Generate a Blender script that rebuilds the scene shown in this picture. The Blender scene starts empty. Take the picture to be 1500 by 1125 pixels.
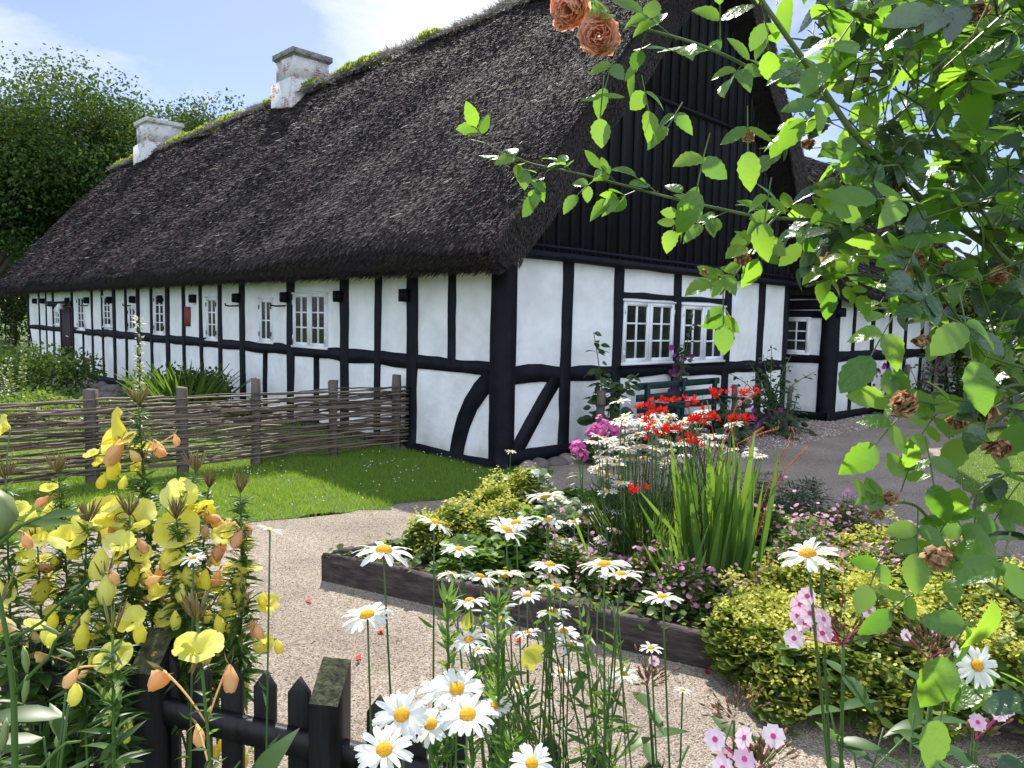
import bpy, math, random
import numpy as np
from mathutils import Vector, Matrix
rng = np.random.default_rng(11)
random.seed(5)
RAD = math.radians
C = bpy.context.scene.collection

# ------------------------------------------------------------------ camera
FPX, CX, CY, EYE = 1080.0, 750.0, 562.5, np.array([0, 0, 1.6])
def _n(v): v = np.asarray(v, float); return v / np.linalg.norm(v)
_a = _n([-1075, 447 - CY, FPX]); _b = _n([1090, 495 - CY, FPX])
_up = _n(np.cross(_a, _b)); _up = -_up if _up[1] > 0 else _up
_fw = np.array([0, 0, 1.]); _fw = _n(_fw - _up * _fw.dot(_up)); _rt = np.cross(_fw, _up)
_rt = -_rt if _rt[0] < 0 else _rt
RC = np.array([_rt, _fw, _up])                       # camera axes (x right, y down, z forward) to world
W1, W2 = RC @ _a, RC @ _b                            # long-wall direction, gable direction
def ray(x, y): return RC @ np.array([x - CX, y - CY, FPX])
def gnd(x, y, z=0.0): r = ray(x, y); return EYE + r * ((z - 1.6) / r[2])
def at(x, y, Y): r = ray(x, y); return EYE + r * (Y / r[1])
cam_d = bpy.data.cameras.new('camera'); cam = bpy.data.objects.new('camera', cam_d); C.objects.link(cam)
cam_d.sensor_width = 36; cam_d.lens = FPX / 1500 * 36; cam_d.clip_start = 0.02; cam_d.clip_end = 3000
m = Matrix.Identity(4)
for i in range(3):
    m[i][0], m[i][1], m[i][2] = RC[i][0], -RC[i][1], -RC[i][2]
m[0][3], m[1][3], m[2][3] = EYE
cam.matrix_world = m
sc = bpy.context.scene
sc.camera = cam
sc.view_settings.view_transform = 'Standard'; sc.view_settings.look = 'None'
sc.view_settings.exposure = 0.88; sc.view_settings.gamma = 1.0
sc.cycles.max_bounces = 8; sc.cycles.transparent_max_bounces = 8

# ------------------------------------------------------------------ sky and sun
SUN_EL, SUN_AZ = RAD(49), RAD(-10)                     # azimuth from +Y towards +X
w = bpy.data.worlds.new('World'); sc.world = w; w.use_nodes = True
nt = w.node_tree; nt.nodes.clear()
def N(t, **k):
    n = nt.nodes.new(t)
    for a, b in k.items(): setattr(n, a, b)
    return n
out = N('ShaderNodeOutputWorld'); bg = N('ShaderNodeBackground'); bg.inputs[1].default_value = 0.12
sky = N('ShaderNodeTexSky', sky_type='NISHITA', sun_disc=False, sun_elevation=SUN_EL, sun_rotation=SUN_AZ)
sky.air_density = 1.0; sky.dust_density = 0.6; sky.ozone_density = 1.6
tc = N('ShaderNodeTexCoord'); mp = N('ShaderNodeMapping'); mp.inputs['Scale'].default_value = (1, 1, 1.9)
mp.inputs['Location'].default_value = (1.35, 0.4, 0.2)
nz = N('ShaderNodeTexNoise'); nz.inputs['Scale'].default_value = 2.6; nz.inputs['Detail'].default_value = 9; nz.inputs['Roughness'].default_value = .62
nz.inputs['Distortion'].default_value = .35
cr = N('ShaderNodeValToRGB'); cr.color_ramp.elements[0].position = .50; cr.color_ramp.elements[1].position = .70
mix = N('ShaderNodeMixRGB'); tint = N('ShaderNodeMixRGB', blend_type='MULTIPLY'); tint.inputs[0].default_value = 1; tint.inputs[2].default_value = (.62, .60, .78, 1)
# the sky holds small thin clouds ahead and an added, unseen bright cloud bank behind (towards -Y) that lifts the shaded walls
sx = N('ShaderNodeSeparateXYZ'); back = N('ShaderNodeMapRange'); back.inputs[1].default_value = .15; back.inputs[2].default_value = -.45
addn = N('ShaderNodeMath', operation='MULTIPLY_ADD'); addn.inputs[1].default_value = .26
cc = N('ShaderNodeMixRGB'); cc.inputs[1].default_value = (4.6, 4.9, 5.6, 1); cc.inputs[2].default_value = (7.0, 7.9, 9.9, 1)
L = nt.links.new
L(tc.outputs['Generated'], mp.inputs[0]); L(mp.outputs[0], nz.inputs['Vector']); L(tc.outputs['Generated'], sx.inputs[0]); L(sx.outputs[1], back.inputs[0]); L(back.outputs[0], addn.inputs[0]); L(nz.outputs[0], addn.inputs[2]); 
# one white cloud standing high behind the ridge
cdir = _n(ray(650, -5)); vd = N('ShaderNodeVectorMath', operation='DOT_PRODUCT'); vd.inputs[1].default_value = tuple(cdir); L(tc.outputs['Generated'], vd.inputs[0])
mr = N('ShaderNodeMapRange'); mr.inputs[1].default_value = .985; mr.inputs[2].default_value = 1.0; mr.inputs[4].default_value = .26; L(vd.outputs['Value'], mr.inputs[0])
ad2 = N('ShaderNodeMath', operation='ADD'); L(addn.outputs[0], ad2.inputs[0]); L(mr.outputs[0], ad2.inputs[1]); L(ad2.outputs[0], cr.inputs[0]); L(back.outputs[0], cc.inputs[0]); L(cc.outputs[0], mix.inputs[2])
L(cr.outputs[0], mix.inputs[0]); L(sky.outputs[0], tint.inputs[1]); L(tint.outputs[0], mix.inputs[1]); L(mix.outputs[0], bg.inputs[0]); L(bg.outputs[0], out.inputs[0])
sd = bpy.data.lights.new('sun', 'SUN'); sd.energy = 4.2; sd.angle = RAD(0.5); sd.color = (1, .95, .87)
sun = bpy.data.objects.new('sun', sd); C.objects.link(sun)
SV = Vector((math.sin(SUN_AZ) * math.cos(SUN_EL), math.cos(SUN_AZ) * math.cos(SUN_EL), math.sin(SUN_EL)))
sun.rotation_euler = SV.to_track_quat('Z', 'Y').to_euler(); sun.location = (0, 20, 30)

# ------------------------------------------------------------------ mesh helpers
class G:
    """collects verts and faces (with a random value per face) for ONE mesh object"""
    def __init__(s): s.V = []; s.F = []; s.n = 0
    def add(s, V, F, r=None):
        V = np.asarray(V, float).reshape(-1, 3); F = np.asarray(F, int)
        if len(F) == 0: return
        r = np.full(len(F), rng.random()) if r is None else np.broadcast_to(np.asarray(r, float), (len(F),))
        s.V.append(V); s.F.append((F + s.n, r)); s.n += len(V)
    def box(s, a, b, r=None):
        x0, y0, z0 = a; x1, y1, z1 = b
        V = [(x0,y0,z0),(x1,y0,z0),(x1,y1,z0),(x0,y1,z0),(x0,y0,z1),(x1,y0,z1),(x1,y1,z1),(x0,y1,z1)]
        s.add(V, [(0,3,2,1),(4,5,6,7),(0,1,5,4),(1,2,6,5),(2,3,7,6),(3,0,4,7)], r)
    def tube(s, P, R, k=6, r=None, cap=True):
        P = np.asarray(P, float); n = len(P); R = np.broadcast_to(np.asarray(R, float), (n,))
        T = np.gradient(P, axis=0); T /= np.linalg.norm(T, axis=1)[:, None] + 1e-9
        ref = np.array([0, 0, 1.]) if abs(T[0][2]) < .9 else np.array([1., 0, 0])
        V = []
        for i in range(n):
            A = np.cross(T[i], ref); A /= np.linalg.norm(A) + 1e-9; B = np.cross(T[i], A); ref = np.cross(A, T[i]) if False else ref
            an = np.arange(k) * 2 * np.pi / k
            V.append(P[i] + R[i] * (np.cos(an)[:, None] * A + np.sin(an)[:, None] * B))
        V = np.concatenate(V); F = []
        for i in range(n - 1):
            for j in range(k):
                F.append((i*k+j, i*k+(j+1) % k, (i+1)*k+(j+1) % k, (i+1)*k+j))
        base = len(V)
        if cap:
            V = np.vstack([V, P[0], P[-1]])
            for j in range(k):
                F.append((base, (j+1) % k, j, j)); F.append((base+1, (n-1)*k+j, (n-1)*k+(j+1) % k, (n-1)*k+(j+1) % k))
        s.add(V, F, r)
    def build(s, name, mat, parent=None, o=(0, 0, 0), smooth=False):
        me = bpy.data.meshes.new(name); ob = bpy.data.objects.new(name, me); C.objects.link(ob)
        if s.V:
            V = np.concatenate(s.V) - np.asarray(o, float)
            lv, st, tot, rr, c = [], [], [], [], 0
            for F, r in s.F:
                if F.shape[1] == 4:
                    tri = F[:, 3] == F[:, 2]
                    if tri.any():
                        parts = [(F[~tri], r[~tri]), (F[tri][:, :3], r[tri])]
                    else: parts = [(F, r)]
                else: parts = [(F, r)]
                for f, q in parts:
                    if not len(f): continue
                    k = f.shape[1]; lv.append(f.ravel()); st.append(c + np.arange(len(f)) * k); tot.append(np.full(len(f), k)); rr.append(q); c += f.size
            lv, st, tot, rr = map(np.concatenate, (lv, st, tot, rr))
            me.vertices.add(len(V)); me.vertices.foreach_set('co', V.astype(np.float32).ravel())
            me.loops.add(len(lv)); me.loops.foreach_set('vertex_index', lv.astype(np.int32))
            me.polygons.add(len(st)); me.polygons.foreach_set('loop_start', st.astype(np.int32)); me.polygons.foreach_set('loop_total', tot.astype(np.int32))
            at_ = me.attributes.new('rnd', 'FLOAT', 'FACE'); at_.data.foreach_set('value', rr.astype(np.float32))
            if smooth: me.polygons.foreach_set('use_smooth', np.ones(len(st), bool))
            me.update(calc_edges=True); me.validate()
        me.materials.append(mat)
        if parent is not None: ob.parent = parent
        return ob

def inst(g, T, O, D, Nn, S, r=None):
    """place template T=(V,F) at origins O, local Y along D, local Z near Nn, scaled S"""
    V, F = T; O = np.atleast_2d(np.asarray(O, float)); n = len(O)
    if n == 0: return
    D = np.broadcast_to(np.asarray(D, float), (n, 3)); Nn = np.broadcast_to(np.asarray(Nn, float), (n, 3))
    Y = D / (np.linalg.norm(D, axis=1)[:, None] + 1e-9)
    X = np.cross(Y, Nn); ln = np.linalg.norm(X, axis=1); bad = ln < 1e-3
    if bad.any(): X[bad] = np.cross(Y[bad], [0.31, .9, .2]); ln = np.linalg.norm(X, axis=1)
    X /= ln[:, None]; Z = np.cross(X, Y)
    S = np.asarray(S, float)
    S = np.broadcast_to(S.reshape(-1, 1) if S.ndim == 1 else S, (n, 3)) if S.ndim else np.full((n, 3), float(S))
    W = O[:, None, :] + V[None, :, 0:1] * (X * S[:, 0:1])[:, None] + V[None, :, 1:2] * (Y * S[:, 1:2])[:, None] + V[None, :, 2:3] * (Z * S[:, 2:3])[:, None]
    m_ = len(V); FF = (F[None] + (np.arange(n) * m_)[:, None, None]).reshape(-1, F.shape[1])
    r = rng.random(n) if r is None else np.broadcast_to(np.asarray(r, float), (n,))
    g.add(W.reshape(-1, 3), FF, np.repeat(r, len(F)))

def leafT(n=4, w=.5, fold=.25, curl=.15, peak=.42, tip=1.0):
    V, F = [], []
    for i in range(n + 1):
        t = i / n; h = w / 2 * (math.sin(math.pi * min(1, t ** (math.log(.5) / math.log(peak)))) ** tip if 0 < t < 1 else .02)
        z = -curl * t * t
        V += [(-h, t, z + fold * h), (0, t, z), (h, t, z + fold * h)]
    for i in range(n):
        b = i * 3; F += [(b, b+1, b+4, b+3), (b+1, b+2, b+5, b+4)]
    return np.array(V, float), np.array(F)
LEAF = leafT(); LEAFW = leafT(5, .68, .22, .2, .45, .8); LANCE = leafT(4, .2, .3, .3, .38); ROSELEAF = leafT(6, .62, .2, .22, .42, .78)
CARD = (np.array([(-.32, .35, .08), (0, 0, 0), (.32, .4, .08), (0, 1, -.1), (0, .45, 0)]), np.array([(0, 1, 4, 3), (1, 2, 3, 4)]))
BLADE = (np.array([(-.5, 0, 0), (.5, 0, 0), (0.25, .6, .12), (-.25, .6, .12), (0, 1, .4)]), np.array([(0, 1, 2, 3), (3, 2, 4, 4)]))
def disc_pt(n): a = rng.random(n) * 2 * np.pi; r = np.sqrt(rng.random(n)); return np.c_[r * np.cos(a), r * np.sin(a)]
def rdir(n): v = rng.normal(size=(n, 3)); return v / np.linalg.norm(v, axis=1)[:, None]
def bez(p0, p1, p2, n=8):
    t = np.linspace(0, 1, n)[:, None]; p0, p1, p2 = map(np.asarray, (p0, p1, p2))
    return (1-t)**2 * p0 + 2*t*(1-t) * p1 + t*t * p2

# sphere-like blob for stones, flower centres
def blobT(nu=8, nv=6):
    V = [(math.sin(math.pi*j/nv)*math.cos(2*math.pi*i/nu), math.sin(math.pi*j/nv)*math.sin(2*math.pi*i/nu), math.cos(math.pi*j/nv)) for j in range(nv+1) for i in range(nu)]
    F = [(j*nu+i, (j+1)*nu+i, (j+1)*nu+(i+1) % nu, j*nu+(i+1) % nu) for j in range(nv) for i in range(nu)]
    return np.array(V), np.array(F)
BLOB = blobT(); BLOB2 = blobT(6, 4); STONE = blobT(16, 10)

def thing(name, label, cat, loc=(0, 0, 0), rotz=0, group=None):
    o = bpy.data.objects.new(name, None); C.objects.link(o); o.location = Vector(loc); o.rotation_euler = (0, 0, rotz)
    o.empty_display_size = .1
    o['label'] = label; o['category'] = cat
    if group: o['group'] = group
    return o
def tag(o, label=None, cat=None, group=None, kind=None):
    for k, v in (('label', label), ('category', cat), ('group', group), ('kind', kind)):
        if v: o[k] = v
    return o

# ------------------------------------------------------------------ materials
def mat(name, c1, c2=None, rough=.7, scale=5, detail=5, bump=0, bscale=40, spec=.3, rnd=0, trans=0, tcol=None, stretch=None, c3=None, sheen=0, dist=.02):
    """noise blend of c1 and c2; rnd blends per-face random instead; trans = share of translucency"""
    M = bpy.data.materials.new(name); M.use_nodes = True; t = M.node_tree; t.nodes.clear(); nn = t.nodes.new; l = t.links.new
    o = nn('ShaderNodeOutputMaterial'); b = nn('ShaderNodeBsdfPrincipled'); b.inputs['Roughness'].default_value = rough
    b.inputs['Specular IOR Level'].default_value = spec
    c2 = c2 or c1; tc = nn('ShaderNodeTexCoord'); mp = nn('ShaderNodeMapping'); l(tc.outputs['Object'], mp.inputs[0])
    if stretch: mp.inputs['Scale'].default_value = stretch
    nz = nn('ShaderNodeTexNoise'); nz.inputs['Scale'].default_value = scale; nz.inputs['Detail'].default_value = detail; nz.inputs['Roughness'].default_value = .6
    l(mp.outputs[0], nz.inputs['Vector'])
    r = nn('ShaderNodeValToRGB'); e = r.color_ramp.elements; e[0].color = (*c1, 1); e[1].color = (*c2, 1)
    if rnd:
        a = nn('ShaderNodeAttribute'); a.attribute_name = 'rnd'; mm = nn('ShaderNodeMix'); mm.inputs[0].default_value = rnd
        l(nz.outputs[0], mm.inputs[2]); l(a.outputs['Fac'], mm.inputs[3]); l(mm.outputs[0], r.inputs[0]); e[0].position = .1; e[1].position = .9
    else:
        l(nz.outputs[0], r.inputs[0]); e[0].position = .35; e[1].position = .65
    if c3:
        x = e.new(.93 if rnd else .72); x.color = (*c3, 1)
    l(r.outputs[0], b.inputs['Base Color'])
    if bump:
        nb = nn('ShaderNodeTexNoise'); nb.inputs['Scale'].default_value = bscale; nb.inputs['Detail'].default_value = 4; l(mp.outputs[0], nb.inputs['Vector'])
        bp = nn('ShaderNodeBump'); bp.inputs['Strength'].default_value = bump; bp.inputs['Distance'].default_value = dist; l(nb.outputs[0], bp.inputs['Height']); l(bp.outputs[0], b.inputs['Normal'])
    if trans:
        tr = nn('ShaderNodeBsdfTranslucent'); ms = nn('ShaderNodeMixShader'); ms.inputs[0].default_value = trans
        hs = nn('ShaderNodeMixRGB'); hs.blend_type = 'MULTIPLY'; hs.inputs[0].default_value = 1; hs.inputs[2].default_value = (*(tcol or (1, 1, 1)), 1)
        l(r.outputs[0], hs.inputs[1]); l(hs.outputs[0], tr.inputs[0]); l(b.outputs[0], ms.inputs[1]); l(tr.outputs[0], ms.inputs[2]); l(ms.outputs[0], o.inputs[0])
    else: l(b.outputs[0], o.inputs[0])
    return M
def leafmat(name, c1, c2, rough=.45, trans=.45, t=2.4, spec=.4, c3=None, bump=0, scale=9):
    return mat(name, c1, c2, rough=rough, scale=scale, bump=bump, bscale=130, dist=.004, rnd=.8, trans=trans, tcol=(t * 1.15, t, t * .45), spec=spec, c3=c3)
def petalmat(name, c1, c2, trans=.4, rough=.6, tc=(1.1, 1.1, 1)): return mat(name, c1, c2, rough=rough, rnd=.8, trans=trans, tcol=tc, spec=.2)

M_white = mat('limewash', (.66, .66, .63), (.84, .84, .82), rough=.9, scale=1.7, c3=(.80, .80, .76), bump=.5, bscale=7, spec=.1, dist=.03)
M_tar = mat('tarred_timber', (.0025, .003, .006), (.007, .008, .014), rough=.65, scale=6, bump=.5, bscale=35, spec=.2, dist=.01)
M_board = mat('tarred_board', (.003, .0035, .007), (.010, .011, .02), rough=.55, rnd=.5, scale=8, stretch=(6, 6, .5), bump=.4, bscale=20, spec=.35, dist=.01)
t_ = M_white.node_tree; b_ = t_.nodes['Principled BSDF'] if 'Principled BSDF' in t_.nodes else [q for q in t_.nodes if q.type == 'BSDF_PRINCIPLED'][0]
src = b_.inputs['Base Color'].links[0].from_socket                 # rain-splashed dirt and green stain along the foot of the walls
tcx = t_.nodes.new('ShaderNodeTexCoord'); sz = t_.nodes.new('ShaderNodeSeparateXYZ'); t_.links.new(tcx.outputs['Object'], sz.inputs[0])
nzx = t_.nodes.new('ShaderNodeTexNoise'); nzx.inputs['Scale'].default_value = 5; nzx.inputs['Detail'].default_value = 8; t_.links.new(tcx.outputs['Object'], nzx.inputs['Vector'])
mm_ = t_.nodes.new('ShaderNodeMath'); mm_.operation = 'MULTIPLY_ADD'; mm_.inputs[1].default_value = -1.5; t_.links.new(sz.outputs[2], mm_.inputs[0]); t_.links.new(nzx.outputs[0], mm_.inputs[2])
rr_ = t_.nodes.new('ShaderNodeMapRange'); rr_.inputs[1].default_value = .10; rr_.inputs[2].default_value = .55; rr_.inputs[4].default_value = .55; t_.links.new(mm_.outputs[0], rr_.inputs[0])
mx_ = t_.nodes.new('ShaderNodeMixRGB'); mx_.inputs[2].default_value = (.36, .34, .27, 1); t_.links.new(rr_.outputs[0], mx_.inputs[0]); t_.links.new(src, mx_.inputs[1]); t_.links.new(mx_.outputs[0], b_.inputs['Base Color'])
M_winw = mat('white_window_paint', (.72, .73, .73), (.8, .8, .8), rough=.45, scale=20)
def glass():
    M = mat('old_window_glass', (.008, .01, .01), (.03, .035, .03), rough=.06, scale=3, bump=.12, bscale=6, spec=.2); return M
M_glass = glass()
M_thatch = mat('thatch', (.012, .010, .010), (.040, .033, .031), rough=.85, scale=14, bump=1, bscale=30, spec=.2, stretch=(1.5, 3, 1.5), dist=.04)
M_straw = mat('thatch_straw', (.012, .010, .0115), (.066, .052, .046), rough=.72, rnd=.45, scale=.9, spec=.22, c3=(.16, .14, .13))
M_strawb = mat('verge_straw', (.014, .012, .011), (.085, .066, .052), rough=.6, rnd=.7, scale=2, spec=.3)
M_ridge = mat('ridge_straw', (.13, .115, .095), (.36, .32, .27), rough=.7, rnd=.8, scale=2, spec=.3, trans=.25)
M_red = mat('red_wood', (.16, .03, .025), (.24, .05, .04), rough=.6, scale=8)
M_door = mat('dark_red_door', (.018, .006, .006), (.03, .01, .009), rough=.5, scale=8)
M_mossleaf = leafmat('sedum', (.10, .16, .02), (.25, .32, .05))
M_stone = mat('fieldstone', (.10, .085, .08), (.27, .22, .20), rough=.8, scale=5, bump=.4, bscale=20, rnd=.5, c3=(.35, .31, .28))
M_oldwood = mat('weathered_wood', (.045, .038, .034), (.16, .13, .105), rough=.8, scale=6, stretch=(5, 5, .7), bump=.6, bscale=30, rnd=.3, dist=.01)
M_withy = mat('withy', (.030, .021, .015), (.25, .185, .13), rough=.6, rnd=.55, scale=9, bump=.4, bscale=60, dist=.005)
M_fence = mat('black_painted_wood', (.008, .0075, .009), (.022, .019, .02), rough=.5, scale=7, stretch=(6, 6, .8), bump=.4, bscale=40, dist=.004)
M_lichen = mat('lichened_end_grain', (.035, .035, .022), (.12, .125, .06), rough=.9, scale=45, bump=.5, bscale=80)
M_green = mat('green_bench_paint', (.003, .020, .017), (.006, .034, .026), rough=.4, scale=10)
M_bed = mat('sleeper_wood', (.028, .020, .018), (.085, .065, .055), rough=.8, scale=7, stretch=(1.2, 1.2, 6), bump=.8, bscale=25, dist=.01, c3=(.17, .14, .125))
M_soil = mat('soil', (.03, .022, .016), (.075, .055, .04), rough=.95, scale=20, bump=1, bscale=40)
M_bark = mat('bark', (.05, .042, .034), (.13, .11, .085), rough=.9, scale=12, stretch=(3, 3, .6), bump=.8, bscale=15)
M_turf = mat('turf', (.05, .09, .018), (.10, .15, .03), rough=.95, scale=8, bump=.8, bscale=60)
M_grass = leafmat('grass_blade', (.10, .21, .022), (.22, .34, .05), rough=.5, trans=.5, t=1.7, c3=(.36, .38, .12))
M_stem = leafmat('stem', (.045, .10, .02), (.10, .18, .04), trans=.12)
M_dstem = mat('dark_stem', (.03, .045, .015), (.07, .08, .03), rough=.6, scale=20)

def gravelmat():
    M = bpy.data.materials.new('gravel'); M.use_nodes = True; t = M.node_tree; b = t.nodes['Principled BSDF']; nn = t.nodes.new; l = t.links.new
    tc = nn('ShaderNodeTexCoord')
    v = nn('ShaderNodeTexVoronoi'); v.inputs['Scale'].default_value = 160; l(tc.outputs['Object'], v.inputs['Vector'])
    r = nn('ShaderNodeValToRGB'); r.color_ramp.elements[0].color = (.16, .132, .10, 1); r.color_ramp.elements[1].color = (.50, .44, .36, 1)
    x = r.color_ramp.elements.new(.5); x.color = (.32, .27, .215, 1)
    sp = nn('ShaderNodeSeparateColor'); l(v.outputs['Color'], sp.inputs[0]); l(sp.outputs[0], r.inputs[0])
    nz = nn('ShaderNodeTexNoise'); nz.inputs['Scale'].default_value = 1.3; nz.inputs['Detail'].default_value = 6; l(tc.outputs['Object'], nz.inputs['Vector'])
    r2 = nn('ShaderNodeValToRGB'); r2.color_ramp.elements[0].color = (.78, .74, .72, 1); r2.color_ramp.elements[0].position = .35; r2.color_ramp.elements[1].color = (1.08, 1.05, 1.0, 1); r2.color_ramp.elements[1].position = .65
    l(nz.outputs[0], r2.inputs[0]); mx = nn('ShaderNodeMixRGB'); mx.blend_type = 'MULTIPLY'; mx.inputs[0].default_value = 1
    l(r.outputs[0], mx.inputs[1]); l(r2.outputs[0], mx.inputs[2]); l(mx.outputs[0], b.inputs['Base Color'])
    bp = nn('ShaderNodeBump'); bp.inputs['Strength'].default_value = .9; bp.inputs['Distance'].default_value = .006; bp.invert = True
    l(v.outputs['Distance'], bp.inputs['Height']); l(bp.outputs[0], b.inputs['Normal']); b.inputs['Roughness'].default_value = .9; b.inputs['Specular IOR Level'].default_value = .2
    return M
M_gravel = gravelmat()
# ------------------------------------------------------------------ the ground
HC = gnd(733, 690)                                   # near corner of the farmhouse
HROT = math.atan2(W2[1], W2[0])
def H(u, v, z=0.0): return HC + W2 * u + W1 * v + np.array([0, 0, z])
def HUV(P): P = np.asarray(P) - HC; return P[..., :2] @ W2[:2], P[..., :2] @ W1[:2]
def terrain(x, y):
    """height of the ground: level round the camera, dipping a little along the far half of the long wall"""
    u, v = HUV(np.stack([x, y, np.zeros_like(x)], -1))
    d = np.clip((v - 4) / 6, 0, 1) * np.clip((24 - v) / 5, 0, 1) * np.clip((1 - u) / 1.5, 0, 1) * np.clip((u + 9) / 4, 0, 1)
    return -.30 * d * d * (3 - 2 * d)
def sheet(name, x0, x1, y0, y1, step, dz, mat_, noise=0.0):
    xs = np.arange(x0, x1 + step, step); ys = np.arange(y0, y1 + step, step); X, Y = np.meshgrid(xs, ys)
    Z = terrain(X, Y) + dz + rng.normal(size=X.shape) * noise; g = G(); nx = len(xs)
    V = np.stack([X, Y, Z], -1).reshape(-1, 3); i = np.arange(len(xs) - 1)[None] + nx * np.arange(len(ys) - 1)[:, None]; i = i.ravel()
    g.add(V, np.c_[i, i+1, i+nx+1, i+nx]); return g.build(name, mat_, smooth=True)
g = G()                                              # one sheet reaching the horizon, finely divided near the house
xs = np.unique(np.r_[np.linspace(-900, -40, 8), np.linspace(-40, 40, 81), np.linspace(40, 900, 8)])
ys = np.unique(np.r_[np.linspace(-200, -20, 4), np.linspace(-20, 60, 81), np.linspace(60, 1500, 8)])
X, Y = np.meshgrid(xs, ys); Z = terrain(X, Y) - .004; nx = len(xs)
i = (np.arange(nx - 1)[None] + nx * np.arange(len(ys) - 1)[:, None]).ravel()
g.add(np.stack([X, Y, Z], -1).reshape(-1, 3), np.c_[i, i+1, i+nx+1, i+nx])
tag(g.build('ground', M_turf, smooth=True), kind='structure')

def inpoly(P, poly):
    poly = np.asarray(poly)[:, :2]; x, y = P[:, 0], P[:, 1]; c = np.zeros(len(P), bool); j = len(poly) - 1
    for i in range(len(poly)):
        xi, yi = poly[i]; xj, yj = poly[j]
        c ^= ((yi > y) != (yj > y)) & (x < (xj - xi) * (y - yi) / (yj - yi + 1e-12) + xi); j = i
    return c
def polysheet(name, poly, mat_, dz, wob=.03, step=.12, kind='structure'):
    """flat patch with a slightly ragged outline, on the terrain"""
    poly = [np.asarray(p)[:2] for p in poly]; P = []
    for a, b in zip(poly, poly[1:] + poly[:1]):
        n = max(2, int(np.linalg.norm(b - a) / step)); t = np.linspace(0, 1, n, endpoint=False)[:, None]; P.append(a + (b - a) * t)
    P = np.concatenate(P); P = P + rng.normal(size=P.shape) * wob
    import bmesh
    me = bpy.data.meshes.new(name); bm = bmesh.new(); vs = [bm.verts.new((p[0], p[1], 0)) for p in P]
    f = bm.faces.new(vs); bmesh.ops.triangulate(bm, faces=[f])
    for v in bm.verts: v.co.z = float(terrain(np.array(v.co.x), np.array(v.co.y))) + dz
    bmesh.ops.recalc_face_normals(bm, faces=bm.faces)
    for f in bm.faces:
        if f.normal.z < 0: f.normal_flip()
    bm.to_mesh(me); bm.free(); me.materials.append(mat_); o = bpy.data.objects.new(name, me); C.objects.link(o)
    return tag(o, kind=kind)
LAWN = [gnd(0, 800), gnd(150, 780), gnd(260, 778), gnd(380, 765), gnd(480, 755), gnd(560, 747), gnd(590, 738), gnd(640, 734), gnd(740, 722), gnd(790, 706), gnd(812, 690),
        H(.2, -.15), H(0.02, .0), H(.02, 4), H(-1.2, 5.5), H(-2.5, 9), H(-9, 12), np.array([-14, 9, 0]), np.array([-11, 4.8, 0])]
PATH = [np.array(p + (0,)) for p in ((-12, 1.95), (9, 1.95), (14, 6), (14, 17))] + [H(16, -.5), H(7.4, -.6), H(6.6, .1), H(.0, .0), H(-1, 3), np.array([-5, 9, 0]), np.array([-12, 6.5, 0])]
polysheet('gravel_path', PATH, M_gravel, .006, wob=.0, step=2)
# far half of the lawn needs the terrain under it, so only the near part is a patch; behind the fence the ground sheet itself is turf
polysheet('lawn_left', LAWN[:14] + [H(-2.2, 4.2), H(-5.5, 3.6), np.array([-9, 6.6, 0]), np.array([-11, 4.8, 0])], M_turf, .010)
RLAWN = [gnd(1385, 668), gnd(1392, 700), gnd(1420, 722), gnd(1455, 746), gnd(1500, 775), gnd(1640, 815), np.array([9.5, 5.4, 0]), np.array([13, 9, 0]), np.array([12, 14, 0]), gnd(1440, 628), gnd(1400, 645)]
polysheet('lawn_right', RLAWN, M_turf, .010)
def grass(name, poly, box, n, h=(.03, .06), wid=.0035, mat_=M_grass):
    P = np.c_[rng.uniform(box[0], box[1], n), rng.uniform(box[2], box[3], n)]; P = P[inpoly(P, poly)]
    nn_ = len(P); hh = rng.uniform(h[0], h[1], nn_) * (1 + .35 * np.sin(P[:, 0] * 5) * np.cos(P[:, 1] * 4))
    D = np.c_[rng.normal(0, .38, nn_), rng.normal(0, .38, nn_), np.ones(nn_)]
    P = P + rng.normal(size=P.shape)*np.where(rng.random((len(P), 1)) < .2, .11, .03); g = G(); inst(g, BLADE, np.c_[P, terrain(P[:, 0], P[:, 1]) + .012], D, rdir(nn_), np.c_[np.full(nn_, wid), hh, hh * .8]); return tag(g.build(name, mat_), kind='stuff')
lp = np.array([p[:2] for p in LAWN])
grass('lawn_grass', lp, (-6.5, .6, 4.8, 9.2), 190000)
grass('garden_grass', np.array([H(-.05, 2.2)[:2], H(-.05, 21)[:2], [-22, 24], [-16, 8], [-4.2, 6.9]]), (-18, -1, 6, 24), 60000, (.06, .16), .008)
grass('right_lawn_grass', np.array([p[:2] for p in RLAWN]), (4, 10, 4.5, 12), 60000, (.03, .06), .005)
def clover(name, poly, box, n, m_):
    P = np.c_[rng.uniform(box[0], box[1], n), rng.uniform(box[2], box[3], n)]; P = P[inpoly(P, poly)]; g = G()
    inst(g, BLOB2, np.c_[P, np.full(len(P), .065)], (0, 0, 1), (1, 0, 0), np.full(len(P), .006)); return tag(g.build(name, m_), kind='stuff')
M_clover = mat('clover_white', (.6, .6, .55), (.75, .75, .7), rough=.8)
clover('clover_flowers', lp, (-4.5, .4, 5.5, 8.6), 200, M_clover)
clover('right_clover_flowers', np.array([p[:2] for p in RLAWN]), (4, 9, 4.5, 11), 700, M_clover)
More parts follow.
